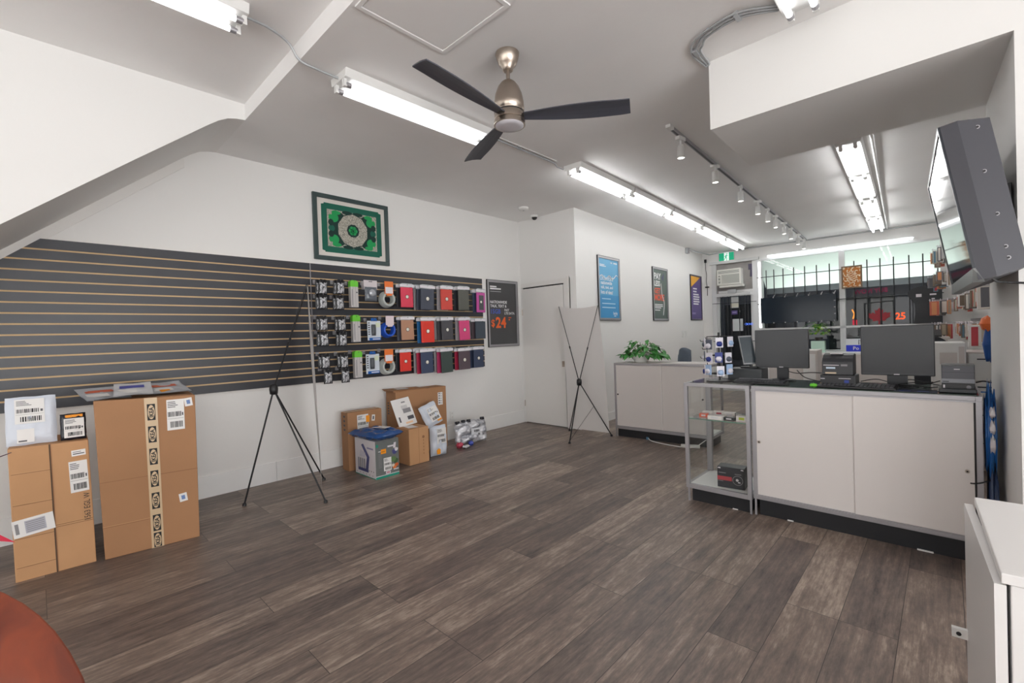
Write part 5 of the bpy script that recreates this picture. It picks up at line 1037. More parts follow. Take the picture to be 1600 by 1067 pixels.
faces = ['left', 'front left', 'front right', 'right']
for j, z_ in enumerate((0.305, 0.205, 0.105)):
    for k in range(4):
        a = -2.75+k*0.75+random.uniform(-0.12, 0.12); x, y = 0.103*math.cos(a), 0.103*math.sin(a); z_ = (0.305, 0.205, 0.105)[j]+random.uniform(-0.012, 0.012)
        lab = 'small hanging accessory pack, %s side, %s tier of the spinner rack' % (faces[k], ['top', 'middle', 'bottom'][j])
        t = thing('accessory_pack', lab, 'accessory pack', Mx=T(-1.262+x, 3.62+y, ZT+z_) @ R(a+PI/2), group='accessory packs on the spinner rack')
        c1 = (EW, EG, EW, EW, EG, EW, EB, EW, EW, EL, EW, EL)[(j*4+k) % 12]; c2 = (EG, EW, EB, EL, EW, EB, EW, EG, EB, EW, EL, EW)[(j*4+k) % 12]
        mb = MB(); mb.box((-0.026, -0.004, -0.045), (0.026, 0.004, 0.03), c1); mb.build('card', t)
        mb = MB(); pillow(mb, 0.042, 0.016, 0.035, c2, 6, 0.3, k, T(0, -0.008, -0.018)); mb.build('blister', t)

# ================================================================ RIGHT SIDE: TV, WHITE CABINET
e = Vector((math.sin(-0.05), math.cos(-0.05), 0)); n0 = Vector((-math.cos(-0.05), math.sin(-0.05), 0)); tl = 0.159
nn = n0*math.cos(tl)-Vector((0, 0, 1))*math.sin(tl); up = n0*math.sin(tl)+Vector((0, 0, 1))*math.cos(tl)
t = thing('wall_television', 'large dark flat television tilted out from the pier on an arm', 'television', Mx=basis((0.0175, 3.2, 1.81), -e, up))
W, H = 1.096, 0.66; TVG = M('tv_charcoal', '3d3d44', 0.45)
mb = MB(); w, h = W/2, H/2
mb.hexa([(-w, -h, -0.055), (w, -h, -0.055), (w, h, -0.055), (-w, h, -0.055), (-w, -h, -0.002), (w, -h, -0.002), (w, h, -0.002), (-w, h, -0.002)], TVG)
mb.hexa([(-w*0.93, -h*0.94, -0.15), (w*0.93, -h*0.94, -0.15), (w*0.93, h*0.94, -0.15), (-w*0.93, h*0.94, -0.15), (-w, -h, -0.055), (w, -h, -0.055), (w, h, -0.055), (-w, h, -0.055)], TVG)
mb.build('housing', t)
mb = MB(); bz = 0.022; bb = 0.05; z1 = 0.006
for a, b, c, d in ((-w, h-bz, w, h), (-w, -h+bb, -w+bz, h-bz), (w-bz, -h+bb, w, h-bz)): mb.box((a, b, -0.002), (c, d, z1), M('tv_bezel', '22262e', 0.25))
mb.build('bezel', t)
mb = MB(); mb.hexa([(-w, -h-0.012, -0.02), (w, -h-0.012, -0.02), (w, -h+bb, -0.002), (-w, -h+bb, -0.002), (-w*0.97, -h-0.006, 0.016), (w*0.97, -h-0.006, 0.016), (w, -h+bb, z1), (-w, -h+bb, z1)], M('tv_speaker_bar', '7d8080', 0.35)); mb.build('speaker_bar', t)
mb = MB(); mb.rect(-w+bz, -h+bb, w-bz, h-bz, 0.003, GLOSSB); mb.build('screen', t)
mb = MB()
for q, s in ((0.86, -0.108), (0.30, -0.095), (-0.25, -0.10), (-0.66, -0.10), (-0.80, -0.10)):
    x = w-(w*0.07)*((-s-0.055)/0.095); mb.tube([(x+0.001, h*q, s), (x-0.010, h*q, s)], 0.008, ALU, 10); mb.tube([(x+0.0022, h*q, s), (x+0.0012, h*q, s)], 0.005, BLACK, 8)
mb.build('screw', t)
mb = MB(); mb.box((-0.22, -0.2, -0.165), (0.22, 0.2, -0.15), BLACK); mb.build('mount_plate', t)
t = thing('wall_mount', 'black articulated bracket holding the television to the pier', 'bracket', (0.226, 3.22, 1.83))
mb = MB(); mb.box((-0.02, -0.10, -0.12), (0.004, 0.16, 0.12), BLACK); mb.build('wall_plate', t, bevel=0.003)
mb = MB(); mb.box((-0.045, -0.13, -0.09), (-0.012, -0.08, 0.07), WHITE); mb.tube([(-0.03, 0.0, 0.0), (-0.065, 0.0, 0.0)], 0.03, BLACK, 12); mb.build('arm', t)
mb = MB(); mb.tube([(-0.012, -0.05, -0.19), (-0.006, -0.05, -0.19)], 0.01, ALU, 10); mb.build('bolt', t)
cable('black power cord from the television running right across the pier face', [(0.13, 2.80, 1.52), (0.16, 2.90, 1.49), (0.20, 3.03, 1.487), (0.28, 3.046, 1.475), (0.40, 3.046, 1.44)], 0.005)

t = thing('white_cabinet', 'white cabinet with its side door ajar at the right edge', 'cabinet', (0.074, 1.36, 0), RZ)
CW = M('cabinet_white', 'e6e4e3', 0.35)
mb = MB(); mb.box((0.014, 0.0, 0.02), (0.60, 0.535, 0.776), CW); mb.build('body', t, bevel=0.002)
mb = MB(); mb.box((0, -0.006, 0.778), (0.605, 0.535, 0.80), CW); mb.build('top_panel', t, bevel=0.002)
mb = MB(); mb.hexa([(-0.010, -0.002, 0.03), (0.008, -0.002, 0.03), (-0.003, 0.545, 0.03), (-0.021, 0.545, 0.03), (-0.010, -0.002, 0.774), (0.008, -0.002, 0.774), (-0.003, 0.545, 0.774), (-0.021, 0.545, 0.774)], CW); d1 = mb.build('side_door', t)
mb = MB(); mb.box((-0.055, 0.515, 0.375), (-0.020, 0.53, 0.402), WHITE); mb.tube([(-0.040, 0.513, 0.388), (-0.040, 0.516, 0.388)], 0.006, BLACK, 8); mb.build('latch_plate', d1)

# oval conference table and the plant tip at its left
t = thing('conference_table', 'reddish wood oval table corner at the bottom left', 'table', (-0.88, -0.59, 0))
n = 72; ell = [(1.3*math.cos(2*PI*k/n), 0.64*math.sin(2*PI*k/n)) for k in range(n)]
mb = MB(); mb.prism(ell, 0.718, 0.75, CHERRY); mb.build('tabletop', t, bevel=0.004)
for s in (-1, 1):
    mb = MB(); mb.box((s*0.6-0.03, -0.3, 0), (s*0.6+0.03, 0.3, 0.718), CHERRY); mb.build('panel_leg', t)
mb = MB(); mb.box((-0.57, -0.015, 0.35), (0.57, 0.015, 0.718), CHERRY); mb.build('stretcher', t)
t = thing('poinsettia', 'red-leafed plant whose leaf tips poke in at the left edge', 'plant', (-1.80, -0.25, 0.751))
mb = MB(); mb.lathe([(0.05, 0), (0.068, 0.10), (0.072, 0.10), (0.066, 0.09)], M('pot_dark', '3b3836', 0.5), 20); mb.build('pot', t)
mb = MB(); RED = M('red_bract', 'd3123f', 0.5)
for k in range(9): leaf(mb, T(0, 0, 0.13+0.012*(k % 3)) @ R(0.91+k*0.70) @ R(-0.16, 'Y'), 0.25 if k == 0 else 0.16, 0.11, RED)
mb.build('bracts', t)
mb = MB()
for k in range(7): a = 0.95+k*0.9; mb.tube([(0, 0, 0.12), (0.05*math.cos(a), 0.05*math.sin(a), 0.25), (0.205*math.cos(a), 0.205*math.sin(a), 0.315-0.02*(k % 2))], 0.0035, M('twig_dark', '4a3038', 0.6), 5, r2=0.0012)
mb.build('twigs', t)

# ================================================================ SHOP FRONT LEFT WALL
def fwall(v, z): return FR @ wallM(v, z, 0.001)
FADE = M('blue_poster', '5aa5cf', 0.35); DEEP = M('poster_deep_blue', '3d92c8', 0.35)
t = thing('framed_poster', 'bright blue framed poster, nearest of the three on the front wall', 'poster', Mx=fwall(0.922, 1.981))
poster_frame(t, 0.645, 0.945, 0.03)
mb = MB(); mb.box((-0.295, -0.445, 0), (0.295, 0.445, 0.008), FADE); z = 0.009
mb.rect(-0.295, -0.445, 0.295, -0.10, z-0.0006, DEEP)
words(mb, 'Unlimited', -0.26, 0.155, 0.075, PWHT, z, 0.38, 0.0); words(mb, 'nationwide', -0.24, 0.085, 0.055, PWHT, z, 0.36); words(mb, 'talk, text, and', -0.24, 0.015, 0.055, PWHT, z, 0.47); words(mb, 'lots of data!', -0.24, -0.055, 0.055, PWHT, z, 0.42)
for y, w_ in ((0.35, 0.14), (0.33, 0.18)): line(mb, -0.26, y, w_, 0.012, PWHT, z)
line(mb, 0.06, 0.395, 0.05, 0.02, PWHT, z); line(mb, 0.15, 0.395, 0.11, 0.02, PWHT, z)
for y, w_ in ((-0.155, 0.26), (-0.225, 0.40), (-0.285, 0.40)): line(mb, -0.22, y, w_, 0.014, M('pale_blue_ink', 'b9d8ea', 0.5), z)
words(mb, 'lucky', 0.11, -0.375, 0.06, PWHT, z, 0.15); line(mb, 0.13, -0.41, 0.06, 0.012, PWHT, z)
mb.tube([(-0.27+0.03*k, 0.165+0.03*math.sin(k*0.85)+0.02*(k > 12), z+0.002) for k in range(19)], 0.007, PWHT, 5); mb.build('printed_sheet', t)
t = thing('framed_poster', 'dark framed poster with white and orange lettering, middle of the three', 'poster', Mx=fwall(2.785, 1.984))
poster_frame(t, 0.645, 0.945, 0.03)
mb = MB(); mb.box((-0.295, -0.445, 0), (0.295, 0.445, 0.008), M('poster_grey_green', '56655f', 0.4)); PO2 = M('poster_red_orange', 'ea5a3c', 0.5)
words(mb, 'PAY', -0.25, 0.32, 0.12, PWHT, z, 0.30, 0.03); words(mb, 'LESS', -0.25, 0.19, 0.10, PWHT, z, 0.40, 0.03); words(mb, 'GET', -0.25, 0.06, 0.10, PO2, z, 0.42, 0.03); words(mb, 'MORE', -0.25, -0.06, 0.12, PO2, z, 0.44, 0.03)
for y, w_ in ((-0.19, 0.34), (-0.22, 0.34), (-0.25, 0.26), (-0.29, 0.22)): line(mb, -0.25, y, w_, 0.016, PWHT, z)
mb.quad([(0.05, 0.30, z), (0.18, 0.40, z), (0.14, 0.24, z)], M('poster_violet', '51506e', 0.5)); mb.tube(curve([(0.03, 0.2, z+0.002), (0.06, 0.0, z+0.002), (0.15, -0.16, z+0.002), (0.10, -0.38, z+0.002)], 6), 0.007, PWHT, 5); mb.build('printed_sheet', t)
t = thing('framed_poster', 'purple framed poster with an orange corner, farthest of the three', 'poster', Mx=fwall(4.607, 1.993))
poster_frame(t, 0.645, 0.94, 0.02, M('frame_dark', '4b4652', 0.4))
mb = MB(); mb.box((-0.305, -0.445, 0), (0.305, 0.445, 0.008), M('poster_purple', '5a4a86', 0.4)); mb.quad([(-0.305, 0.445, z), (-0.305, 0.20, z), (0.26, 0.445, z)], M('poster_amber', 'e3a63a', 0.5))
for k, (y, w_) in enumerate(((0.19, 0.22), (0.13, 0.20), (0.07, 0.32), (0.02, 0.36), (-0.03, 0.34), (-0.08, 0.36), (-0.13, 0.30))): line(mb, -0.17, y, w_, 0.028, PWHT, z)
line(mb, -0.25, -0.33, 0.2, 0.04, M('lilac_ink', '8f86b4', 0.5), z); mb.build('printed_sheet', t)
for k, (v, s) in enumerate(((3.85, 'left'), (4.0, 'right'))):
    t = thing('wall_plate', '%s of the two white wall plates behind the office chair' % s, 'wall plate', Mx=FR @ wallM(v, 1.24, 0.0), group='wall plates behind the chair'); mb = MB(); mb.box((-0.05, -0.065, 0), (0.05, 0.065, 0.007), WHITE); mb.build('plate', t, bevel=0.002); mb = MB(); mb.box((-0.015, -0.03, 0.007), (0.015, 0.03, 0.010), TRIM); mb.build('switch', t)
conduit('black sensor cord hanging down beside the street door frame', [fpt(0.07, VF-0.03, 2.79), fpt(0.075, VF-0.035, 2.62), fpt(0.09, VF-0.03, 2.5), fpt(0.08, VF-0.03, 2.36), fpt(0.10, VF-0.03, 2.20), fpt(0.095, VF-0.03, 2.05)], 0.006, BLACK)
t = thing('door_sensor', 'small black sensor at the top of the street door frame', 'sensor', Mx=FR @ T(0.07, VF-0.04, 2.80)); mb = MB(); mb.box((-0.02, 0, -0.03), (0.02, 0.04, 0.04), BLACK); mb.build('sensor_body', t)
t = thing('door_sensor', 'small black sensor halfway down the street door cord', 'sensor', Mx=FR @ T(0.10, VF-0.04, 2.235)); mb = MB(); mb.box((-0.045, 0, -0.012), (0.03, 0.04, 0.014), BLACK); mb.build('sensor_body', t)

# ================================================================ SHOP FRONT: SIGNS, AC, GRILLES, WINDOW THINGS
EX = M('exit_green', '0f9a72', 0.5, emit=0.55); EXW = M('exit_white', 'e6f6f0', 0.5, emit=0.7)
def ffront(u, v, z): return FR @ T(u, v, z) @ R(PI/2, 'X')     # plane facing into the room: x = u, y = up
t = thing('exit_sign', 'green running-man exit sign above the street door', 'exit sign', Mx=ffront(0.505, VF-0.03, 2.836))
mb = MB(); mb.box((-0.16, -0.105, -0.03), (0.16, 0.105, 0), WHITE); mb.build('housing', t, bevel=0.004)
mb = MB(); mb.rect(-0.148, -0.09, -0.045, 0.09, 0.0012, EX); mb.rect(0.05, -0.09, 0.148, 0.09, 0.0012, EX); mb.rect(-0.045, -0.09, 0.05, 0.09, 0.0012, EXW); z = 0.002
mb.quad([(0.012+0.014*math.cos(i*0.7), 0.062+0.014*math.sin(i*0.7), z) for i in range(9)], EX)
for a, b, w_ in (((0.005, 0.04), (-0.012, -0.005), 0.012), ((-0.01, -0.005), (0.012, -0.035), 0.008), ((0.012, -0.035), (0.005, -0.075), 0.007), ((-0.012, -0.005), (-0.03, -0.04), 0.008), ((-0.03, -0.04), (-0.042, -0.05), 0.007), ((0.004, 0.038), (0.035, 0.02), 0.006), ((0.0, 0.035), (-0.03, 0.02), 0.006), ((-0.03, 0.02), (-0.035, 0.0), 0.006)):
    A, B_ = Vector(a), Vector(b); d = (B_-A).normalized(); p = Vector((-d.y, d.x))*w_; mb.quad([(A.x+p.x, A.y+p.y, z), (A.x-p.x, A.y-p.y, z), (B_.x-p.x, B_.y-p.y, z), (B_.x+p.x, B_.y+p.y, z)], EX)
mb.build('pictogram', t)
ACW = M('ac_white', 'dfdfd8', 0.4); ACG = M('ac_grille', '8e918c', 0.5)
t = thing('air_conditioner', 'white window air conditioner set in the board above the street door', 'air conditioner', Mx=ffront(0.575, VF-0.16, 2.40))
mb = MB(); mb.box((-0.235, -0.165, -0.20), (0.235, 0.165, 0), ACW); mb.box((-0.20, -0.215, -0.18), (0.26, -0.165, -0.02), ACW); mb.build('casing', t, bevel=0.006)
mb = MB(); mb.rect(-0.205, 0.075, 0.205, 0.135, 0.001, ACG)
for k in range(3): mb.box((-0.205, 0.085+0.018*k, 0.001), (0.205, 0.091+0.018*k, 0.006), ACW)
mb.build('air_outlet', t)
mb = MB(); mb.rect(-0.145, -0.135, 0.205, 0.05, 0.001, M('ac_panel', 'b5b7b0', 0.5))
for k in range(14):
    x = -0.2+0.032*k; p = [(max(-0.145, min(0.205, x+d)), yy, 0.002) for d, yy in ((0, 0.05), (0.008, 0.05), (0.15, -0.135), (0.142, -0.135))]
    mb.quad(p, ACG)
mb.build('front_grille', t)
mb = MB(); mb.rect(-0.205, -0.125, -0.165, 0.04, 0.001, ACG); mb.tube([(-0.185, 0.0, 0), (-0.185, 0.0, 0.012)], 0.013, ACW, 12); mb.tube([(-0.185, -0.07, 0), (-0.185, -0.07, 0.012)], 0.013, ACW, 12); mb.build('control_panel', t)
t = thing('peeling_decal', 'dark peeling paper scrap on the grey board beside the air conditioner', 'paper scrap', Mx=ffront(0.955, VF+0.019, 2.50))
mb = MB(); mb.box((-0.045, 0.02, 0), (0.05, 0.14, 0.001), M('decal_grey', '5e5a6e', 0.8)); mb.quad([(-0.01, 0.03, 0.0012), (-0.02, -0.12, 0.0012), (0.02, -0.13, 0.0012), (0.04, 0.03, 0.0012)], M('decal_grey', '5e5a6e', 0.8)); mb.build('scrap', t)
IRON = M('black_iron', '26282c', 0.45)
def grille(name, label, ubars, zrails, z0, z1, u0, u1, v, r=0.009):
    t = thing(name, label, 'security bars', Mx=FR)
    for u_b in ubars: mb = MB(); mb.tube([(u_b, v, z0), (u_b, v, z1)], r, IRON, 8); mb.build('bar', t)
    for zr in zrails: mb = MB(); mb.tube([(u0, v-0.014, zr), (u1, v-0.014, zr)], r*0.8, IRON, 8); mb.build('rail', t)
grille('window_bars', 'black iron security bars across the shop window', (1.255, 1.39, 1.55, 1.73, 1.91, 2.10, 2.30, 2.665, 2.85, 3.03, 3.21, 3.41, 3.585, 3.765), (1.79, 2.325), 1.30, 2.46, 1.09, 3.83, VF-0.07)
grille('door_bars', 'black iron bars over the street door glass', (0.36, 0.41, 0.50, 0.57, 0.73, 0.84, 0.90), (1.86, 1.05), 0.5, 2.0, 0.20, 1.06, VF-0.03, 0.007)
def notice(label, u_, z_, w_, h_, m_, fn=None):
    t = thing('door_notice', label, 'notice', Mx=ffront(u_, VF+0.022, z_)); mb = MB(); mb.box((-w_/2, -h_/2, 0), (w_/2, h_/2, 0.001), m_); 
    if fn: fn(mb)
    mb.build('sheet', t)
notice('pale paper notice at the top of the street door glass', 0.625, 1.865, 0.16, 0.23, M('notice_grey', 'b9bcbc', 0.6), lambda mb: mb.rect(-0.08, -0.10, 0.08, -0.015, 0.0016, M('notice_pale', 'd8d6c6', 0.6)))
notice('small purple sticker in the middle of the street door glass', 0.62, 1.655, 0.12, 0.085, M('poster_purple', '5a4a86', 0.4), lambda mb: mb.rect(-0.04, -0.012, 0.04, 0.015, 0.0016, M('lilac_ink', '8f86b4', 0.5)))
notice('plain white paper notice low on the street door glass', 0.68, 1.39, 0.20, 0.255, M('notice_white', 'c9cfd0', 0.6))
def blue_neon(mb):
    for x in (-0.05, 0.0, 0.06): mb.tube([(x+0.02*math.cos(k*0.7), 0.02*math.sin(k*0.7), 0.006) for k in range(9)], 0.004, M('neon_blue', '5a86ff', 0.4, emit=1.2), 6, closed=True)
t = thing('neon_sign', 'small glowing blue sign on the right of the street door glass', 'neon sign', Mx=ffront(0.89, VF+0.018, 1.40)); mb = MB(); blue_neon(mb); mb.build('neon_tube', t)
# dark panel hung in the window
t = thing('dark_banner', 'wide glossy dark banner tied to the window bars', 'banner', Mx=ffront(1.775, VF-0.13, 1.652))
mb = MB(); mb.box((-0.62, -0.255, -0.006), (0.62, 0.255, 0), GLOSSN); mb.build('panel_sheet', t)
mb = MB()
for x in [-0.59+0.197*k for k in range(7)]:
    for y in (-0.25, 0.25): mb.lathe([(0.0, 0.004), (0.012, 0.003), (0.013, 0)], ALU, 10, (x, y, 0.0))
for y in (-0.12, 0.0, 0.12): mb.lathe([(0.0, 0.004), (0.012, 0.003), (0.013, 0)], ALU, 10, (0.60, y, 0.0))
mb.build('eyelets', t)
mb = MB()
for x in [-0.59+0.197*k for k in range(7)]: mb.tube([(x, 0.25, 0.003), (x+0.02, 0.30, -0.03)], 0.004, PICW, 5)
mb.build('cable_ties', t)
# ornate gold plaque
GOLD = foil_mat('gold_relief', '8c4a12', 'e6d2a8', 28, 0.4, 0.2)
t = thing('framed_plaque', 'square gold and cream framed plaque on the window mullion', 'picture', Mx=ffront(2.635, VF-0.13, 2.172))
mb = MB()
for a, b, c, d in ((-0.15, -0.2, 0.15, -0.178), (-0.15, 0.178, 0.15, 0.2), (-0.15, -0.178, -0.128, 0.178), (0.128, -0.178, 0.15, 0.178)): mb.box((a, b, -0.02), (c, d, 0.008), M('frame_brown', '75604a', 0.5))
mb.build('frame', t); mb = MB(); mb.box((-0.13, -0.18, -0.012), (0.13, 0.18, 0), M('plaque_amber', 'b8702c', 0.5)); CRM = M('plaque_cream', 'ecdcc0', 0.5); rnd = random.Random(9)
for k in range(9): a = k*2*PI/9; mb.tube([(0.09*math.cos(a)+0.022*math.cos(j*0.6+a), 0.125*math.sin(a)+0.03*math.sin(j*0.6+a), 0.003) for j in range(8)], 0.0085, CRM, 5)
for k in range(5): mb.tube([(-0.06+0.03*j*0.8, -0.06+0.03*k+0.012*math.sin(j*1.3+k), 0.003) for j in range(6)], 0.008, CRM, 5)
for k in range(14): a = k*2*PI/14; mb.tube([(0.118*max(-1, min(1, 1.3*math.cos(a+0.1*j))), 0.165*max(-1, min(1, 1.3*math.sin(a+0.1*j))), 0.003) for j in range(3)], 0.006, CRM, 5)
for sx in (-1, 1):
    for sy in (-1, 1): mb.quad([(sx*0.10, sy*0.15, 0.002), (sx*0.128, sy*0.15, 0.002), (sx*0.128, sy*0.178, 0.002), (sx*0.10, sy*0.178, 0.002)][::sx*sy], CRM)
mb.build('relief_panel', t)
# dark cut-out board, mirrored window lettering, maple leaf, numerals
t = thing('cutout_board', 'black cut-out board standing in the right window bay', 'board', Mx=ffront(3.58, VF-0.115, 1.30))
shape = [(-0.12, 0), (-0.10, 0.20), (-0.11, 0.33), (-0.16, 0.42), (-0.20, 0.48), (-0.185, 0.55), (-0.12, 0.595), (0.0, 0.62), (0.10, 0.64), (0.23, 0.64), (0.23, 0)]
mb = MB(); mb.prism(shape, -0.012, 0, M('board_black', '2f3134', 0.5)); mb.build('board', t)
mb = MB(); mb.rect(-0.09, 0.44, -0.02, 0.49, 0.001, PICW); mb.rect(0.08, 0.46, 0.16, 0.485, 0.001, PICW); mb.rect(0.10, 0.39, 0.14, 0.41, 0.001, PICW); mb.build('white_sticker', t)
t = thing('window_lettering', 'magenta lettering on the window glass, reading backwards from inside', 'lettering', Mx=ffront(2.885, VF+0.002, 1.905)); mb = MB(); mb.text('BUY NOW', 0.085, R(0.02), M('lettering_magenta', '8a1f4a', 0.5), 0.47, 0.03, mirror=True); mb.build('letters', t)
t = thing('maple_leaf_sign', 'dark framed red maple leaf sign in the right window bay', 'sign', Mx=ffront(3.0, VF-0.03, 1.30))
mb = MB()
for a, b in (((-0.20, 0), (-0.20, 0.40)), ((0.20, 0), (0.20, 0.42)), ((-0.20, 0.39), (0.20, 0.41))): mb.tube([(a[0], a[1], 0), (b[0], b[1], 0)], 0.010, IRON, 8)
mb.build('frame', t)
hl = [(0, 1.0), (0.13, 0.72), (0.30, 0.82), (0.25, 0.42), (0.45, 0.60), (0.52, 0.48), (0.80, 0.52), (0.70, 0.28), (0.82, 0.18), (0.42, -0.12), (0.47, -0.26), (0.05, -0.20), (0.06, -0.55)]
lf = hl+[(-x, y) for x, y in hl[::-1] if x > 0]
mb = MB(); mb.prism([(x*0.20, 0.11+y*0.19) for x, y in lf][::-1], -0.003, 0.0, M('maple_red', '9c2430', 0.5)); mb.build('maple_leaf', t)
t = thing('neon_numerals', 'small glowing orange 25 in the right window bay beside the black board', 'neon sign', Mx=ffront(3.285, VF-0.005, 1.44)); mb = MB(); mb.text('25', 0.12, Matrix(), M('neon_orange', 'ff5a2a', 0.5, emit=1.0), 0.13, 0.02); mb.build('numerals', t)
t = thing('neon_stroke', 'small glowing orange and red stroke in the window beside the mullion', 'neon sign', Mx=ffront(2.63, VF-0.005, 1.31)); mb = MB(); mb.tube([(0.0, 0.11, 0), (0.02, 0.2, 0), (-0.01, 0.28, 0)], 0.010, M('neon_amber', 'ff9a3a', 0.5, emit=0.9), 6); mb.build('amber_stroke', t); mb = MB(); mb.rect(-0.01, 0.0, 0.06, 0.09, 0, M('neon_red', 'd8324a', 0.5, emit=0.3)); mb.build('red_mark', t)
# window shelf desk, pot plant, sign
t = thing('window_counter', 'white counter running along under the shop window', 'counter', Mx=FR @ T(1.45, 4.15, 0)); mb = MB(); mb.box((0, 0, 0.0), (1.75, 0.5, 0.82), WHITELAM); mb.build('cabinet', t); mb = MB(); mb.box((-0.02, -0.02, 0.82), (1.77, 0.52, 0.85), WHITE); mb.build('worktop', t)
t = thing('glass_stand', 'pale green glass stand under the bright plant by the window', 'plant stand', Mx=FR @ T(2.19, 4.34, 0.851)); mb = MB(); mb.box((-0.10, -0.08, 0), (0.10, 0.08, 0.20), M('pale_green_glass', 'b8d8c8', 0.15)); mb.build('stand', t)
t = thing('potted_plant', 'bright green bushy plant standing before the shop window', 'plant', Mx=FR @ T(2.20, 4.34, 1.052))
mb = MB(); mb.lathe([(0.05, 0), (0.06, 0.05), (0.06, 0.06)], M('pot_dark', '3b3836', 0.5), 16); mb.build('pot', t)
mb = MB(); rnd = random.Random(5)
for k in range(110):
    a = rnd.uniform(0, 2*PI); b = rnd.uniform(-0.5, 1.4); r_ = 0.14*rnd.uniform(0.6, 1.0); leaf(mb, T(r_*math.cos(a)*math.cos(b), r_*math.sin(a)*math.cos(b), 0.17+r_*1.05*math.sin(b)) @ R(a) @ R(rnd.uniform(-0.6, 0.6), 'Y'), 0.06, 0.045, LEAF2 if k % 3 else LEAF)
for k in range(7): leaf(mb, T(-0.04-0.03*k, 0, 0.33+0.005*k-0.004*k*k) @ R(PI+0.3*(k % 2)) @ R(0.2, 'Y'), 0.07, 0.05, LEAF)
mb.build('foliage', t)
t = thing('window_sign', 'blue and white sign standing in the window behind the receipt printer', 'sign', Mx=ffront(2.70, 4.60, 0.852)); mb = MB(); mb.box((-0.14, 0.0, -0.01), (0.14, 0.11, 0), M('sign_blue', '1f30c4', 0.5)); mb.box((-0.14, 0.11, -0.01), (0.14, 0.22, 0), M('sign_white', 'e2e4ea', 0.5)); mb.text('Po', 0.06, T(0.0, 0.055, 0.001), PICW, None, 0.02)
mb.tube([(0.04, 0.12, 0.002), (0.04, 0.20, 0.002), (0.09, 0.16, 0.002), (0.12, 0.20, 0.002)], 0.006, INKB, 5); mb.build('sign_board', t)
t = thing('utility_cabinet', 'slim white cabinet on the floor behind the left monitor', 'cabinet', Mx=FR @ T(2.47, 0.9, 0)); mb = MB(); mb.box((0, 0, 0), (0.16, 0.35, 1.04), WHITELAM); mb.build('body', t, bevel=0.004); mb = MB(); mb.box((0.02, -0.004, 0.5), (0.14, 0, 1.0), WHITE); mb.build('front_door', t)
t = thing('tall_cabinet', 'white tall slim cabinet between the right monitor and the pier', 'cabinet', Mx=FR @ T(3.565, 0.2, 0)); mb = MB(); mb.box((0, 0, 0), (0.215, 0.4, 1.135), WHITE); mb.build('body', t, bevel=0.006); mb = MB(); mb.rect(0.05, 0.95, 0.16, 1.05, 0.001, WHITELAM, R(PI/2, 'X')); mb.rect(0.17, 0.7, 0.205, 1.1, 0.001, WHITELAM, R(PI/2, 'X')); mb.build('front_panel', t)
t = thing('desk_chair', 'black rounded chair back rising behind the white tall cabinet', 'chair', Mx=FR @ T(3.60, 1.75, 0))
mb = MB(); mb.prism([(0.17*math.cos(a*PI/14)*1.0, 0.96+0.20*math.sin(a*PI/14)) for a in range(15)]+[(-0.15, 0.6), (0.15, 0.6)], 0, 0.05, M('chair_black', '24272d', 0.6), 'y'); mb.build('backrest', t, bevel=0.015)
mb = MB(); pillow(mb, 0.44, 0.42, 0.09, M('chair_black', '24272d', 0.6), 8, 0, 1, T(0, -0.17, 0.47)); mb.build('seat', t); mb = MB(); mb.tube([(0, 0.05, 0.7), (0, 0.04, 0.45), (0, -0.17, 0.42), (0, -0.17, 0.1)], 0.02, BLACK); mb.lathe([(0.25, 0), (0.24, 0.03), (0.03, 0.1)], BLACK, 20, (0, -0.17, 0)); mb.build('pedestal', t)
t = thing('desk_phone', 'black desk phone on a shelf at the right of the window', 'phone', Mx=FR @ T(3.60, 2.6, 1.13)); mb = MB(); mb.hexa([(-0.11, -0.1, 0), (0.11, -0.1, 0), (0.11, 0.1, 0), (-0.11, 0.1, 0), (-0.11, -0.1, 0.02), (0.11, -0.1, 0.02), (0.11, 0.1, 0.09), (-0.11, 0.1, 0.09)], BLACK); mb.build('body', t); mb = MB(); mb.tube([(-0.08, -0.1, 0.06), (-0.08, 0.1, 0.11)], 0.025, BLACK); mb.build('handset', t)
t = thing('back_desk', 'grey desk behind the white tall cabinet carrying the phone', 'desk', Mx=FR @ T(3.18, 2.4, 0)); mb = MB(); mb.box((0, 0, 1.10), (0.6, 0.5, 1.129), WHITELAM); mb.build('desktop', t)
for x in (0.02, 0.54):
    mb = MB(); mb.box((x, 0.03, 0), (x+0.04, 0.47, 1.10), WHITELAM); mb.build('leg', t)
# white drawers by the pier, right wall rails and merchandise
t = thing('drawer_unit', 'white drawer unit against the right wall past the small printer', 'drawer unit', Mx=FR @ T(3.80, 0.45, 0)); mb = MB(); mb.box((0, 0, 0), (0.30, 0.5, 1.04), WHITELAM); mb.build('carcass', t, bevel=0.003)
for k in range(4):
    mb = MB(); mb.box((0.01, -0.012, 0.06+0.245*k), (0.29, 0, 0.29+0.245*k), WHITE); q = mb.build('drawer', t); mb = MB(); mb.box((0.06, -0.02, 0.24+0.245*k), (0.18, -0.012, 0.25+0.245*k), DARKP); mb.build('pull', q)
t = thing('merchandise_rails', 'metal rails on the right wall carrying the hanging accessories', 'rail', Mx=FR @ T(4.15, 0, 0))
for z_ in (2.42, 2.05, 1.66, 1.33): mb = MB(); mb.box((-0.02, -0.9, z_-0.02), (0, 5.0, z_+0.02), ALU); mb.build('rail', t)
cols = ['b8604a', 'd9d4cc', '7a6a58', '9c8f7c', '5a7a8a', 'b8404c', 'e2e2e0', '55585c', 'c98a5e', '6a6a70', 'b8b2a4', '6f5f50']
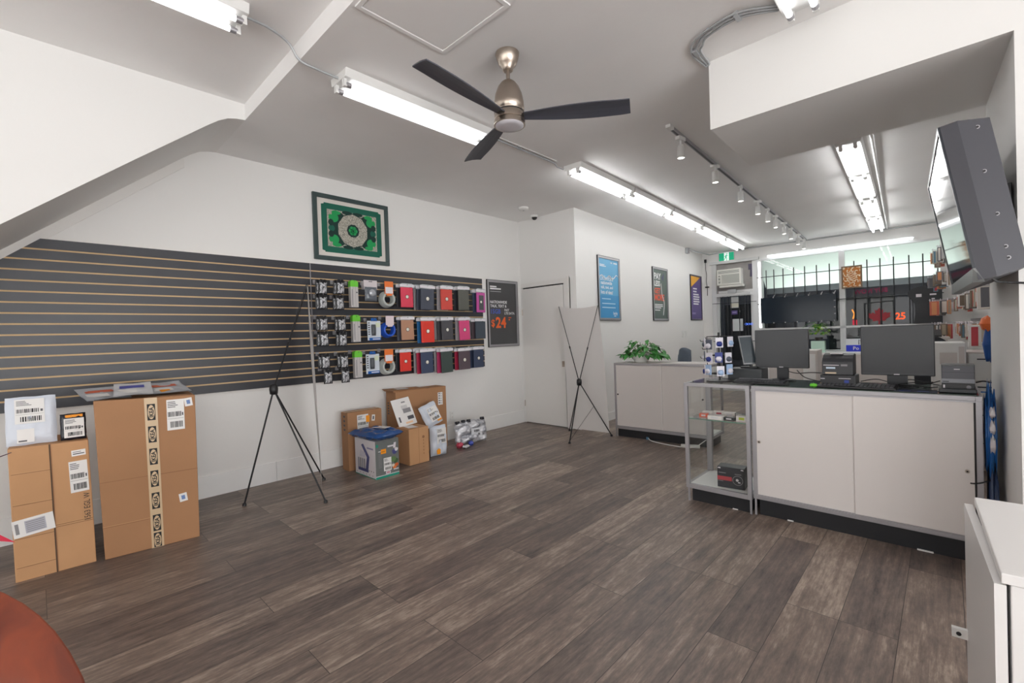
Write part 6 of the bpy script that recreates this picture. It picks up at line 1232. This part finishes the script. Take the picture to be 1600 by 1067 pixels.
rn = random.Random(21); rows_ = ((2.42, 3.5, 4.78, 'top'), (2.05, 2.6, 4.8, 'second'), (1.66, 0.22, 4.78, 'third'), (1.33, 0.22, 4.77, 'lowest'))
for z_, va, vb, rn_ in rows_:
    v = vb; k = 0
    while v > va:
        w_ = rn.uniform(0.07, 0.115); h_ = rn.uniform(0.14, 0.25); th = rn.uniform(0.03, 0.10); d_ = th+rn.uniform(0.10, 0.24)+(0.17 if v > 3.3 else 0); k += 1; c_ = rn.choice(cols)
        t = thing('hanging_accessory', 'hanging accessory pack, number %d from the window on the %s rail of the right wall' % (k, rn_), 'accessory pack', Mx=FR @ T(4.13-d_, v, z_-0.02-h_/2) @ Matrix(((0, 0, -1, 0), (-1, 0, 0, 0), (0, 1, 0, 0), (0, 0, 0, 1))) @ R(rn.uniform(-0.08, 0.08)), group='accessory packs on the right wall')
        mb = MB(); mb.box((-w_/2, -h_/2, -th), (w_/2, h_/2*0.7, 0), M('acc_'+c_, c_, 0.45)); mb.box((-w_/2, h_/2*0.7, -0.008), (w_/2, h_/2, -0.002), CWH); mb.build('pack', t)
        mb = MB(); mb.rect(-w_*0.35, -h_*0.3, w_*0.35, h_*0.15, 0.0012, M('acc_'+cols[(k*5) % 12], cols[(k*5) % 12], 0.45)); mb.rect(-th*0.8, -h_*0.45, -th*0.25, h_*0.30, 0.0012, M('acc_'+cols[(k*7+3) % 12], cols[(k*7+3) % 12], 0.45), T(w_/2, 0, 0) @ R(PI/2, 'Y') @ T(th, 0, 0)); mb.build('print', t)
        mb = MB(); mb.tube([(0, h_/2-0.015, 0.01), (0, h_/2-0.015, -d_+0.005)], 0.003, ALU, 5); mb.build('hook', t)
        v -= rn.uniform(0.14, 0.20) if v < 3.3 else rn.uniform(0.12, 0.14)
t = thing('hanging_bag', 'blue and orange bag hanging at the near end of the right wall', 'bag', Mx=FR @ T(3.93, 0.10, 1.12)); mb = MB(); pillow(mb, 0.12, 0.12, 0.26, M('bag_blue2', '1d4f96', 0.5), 8, 0.4, 3, flat=0.3); mb.build('bag', t); mb = MB(); pillow(mb, 0.11, 0.10, 0.10, M('bag_orange', 'e0703a', 0.5), 8, 0.5, 5, T(-0.02, -0.02, 0.17), flat=0.3); mb.build('orange_top', t)
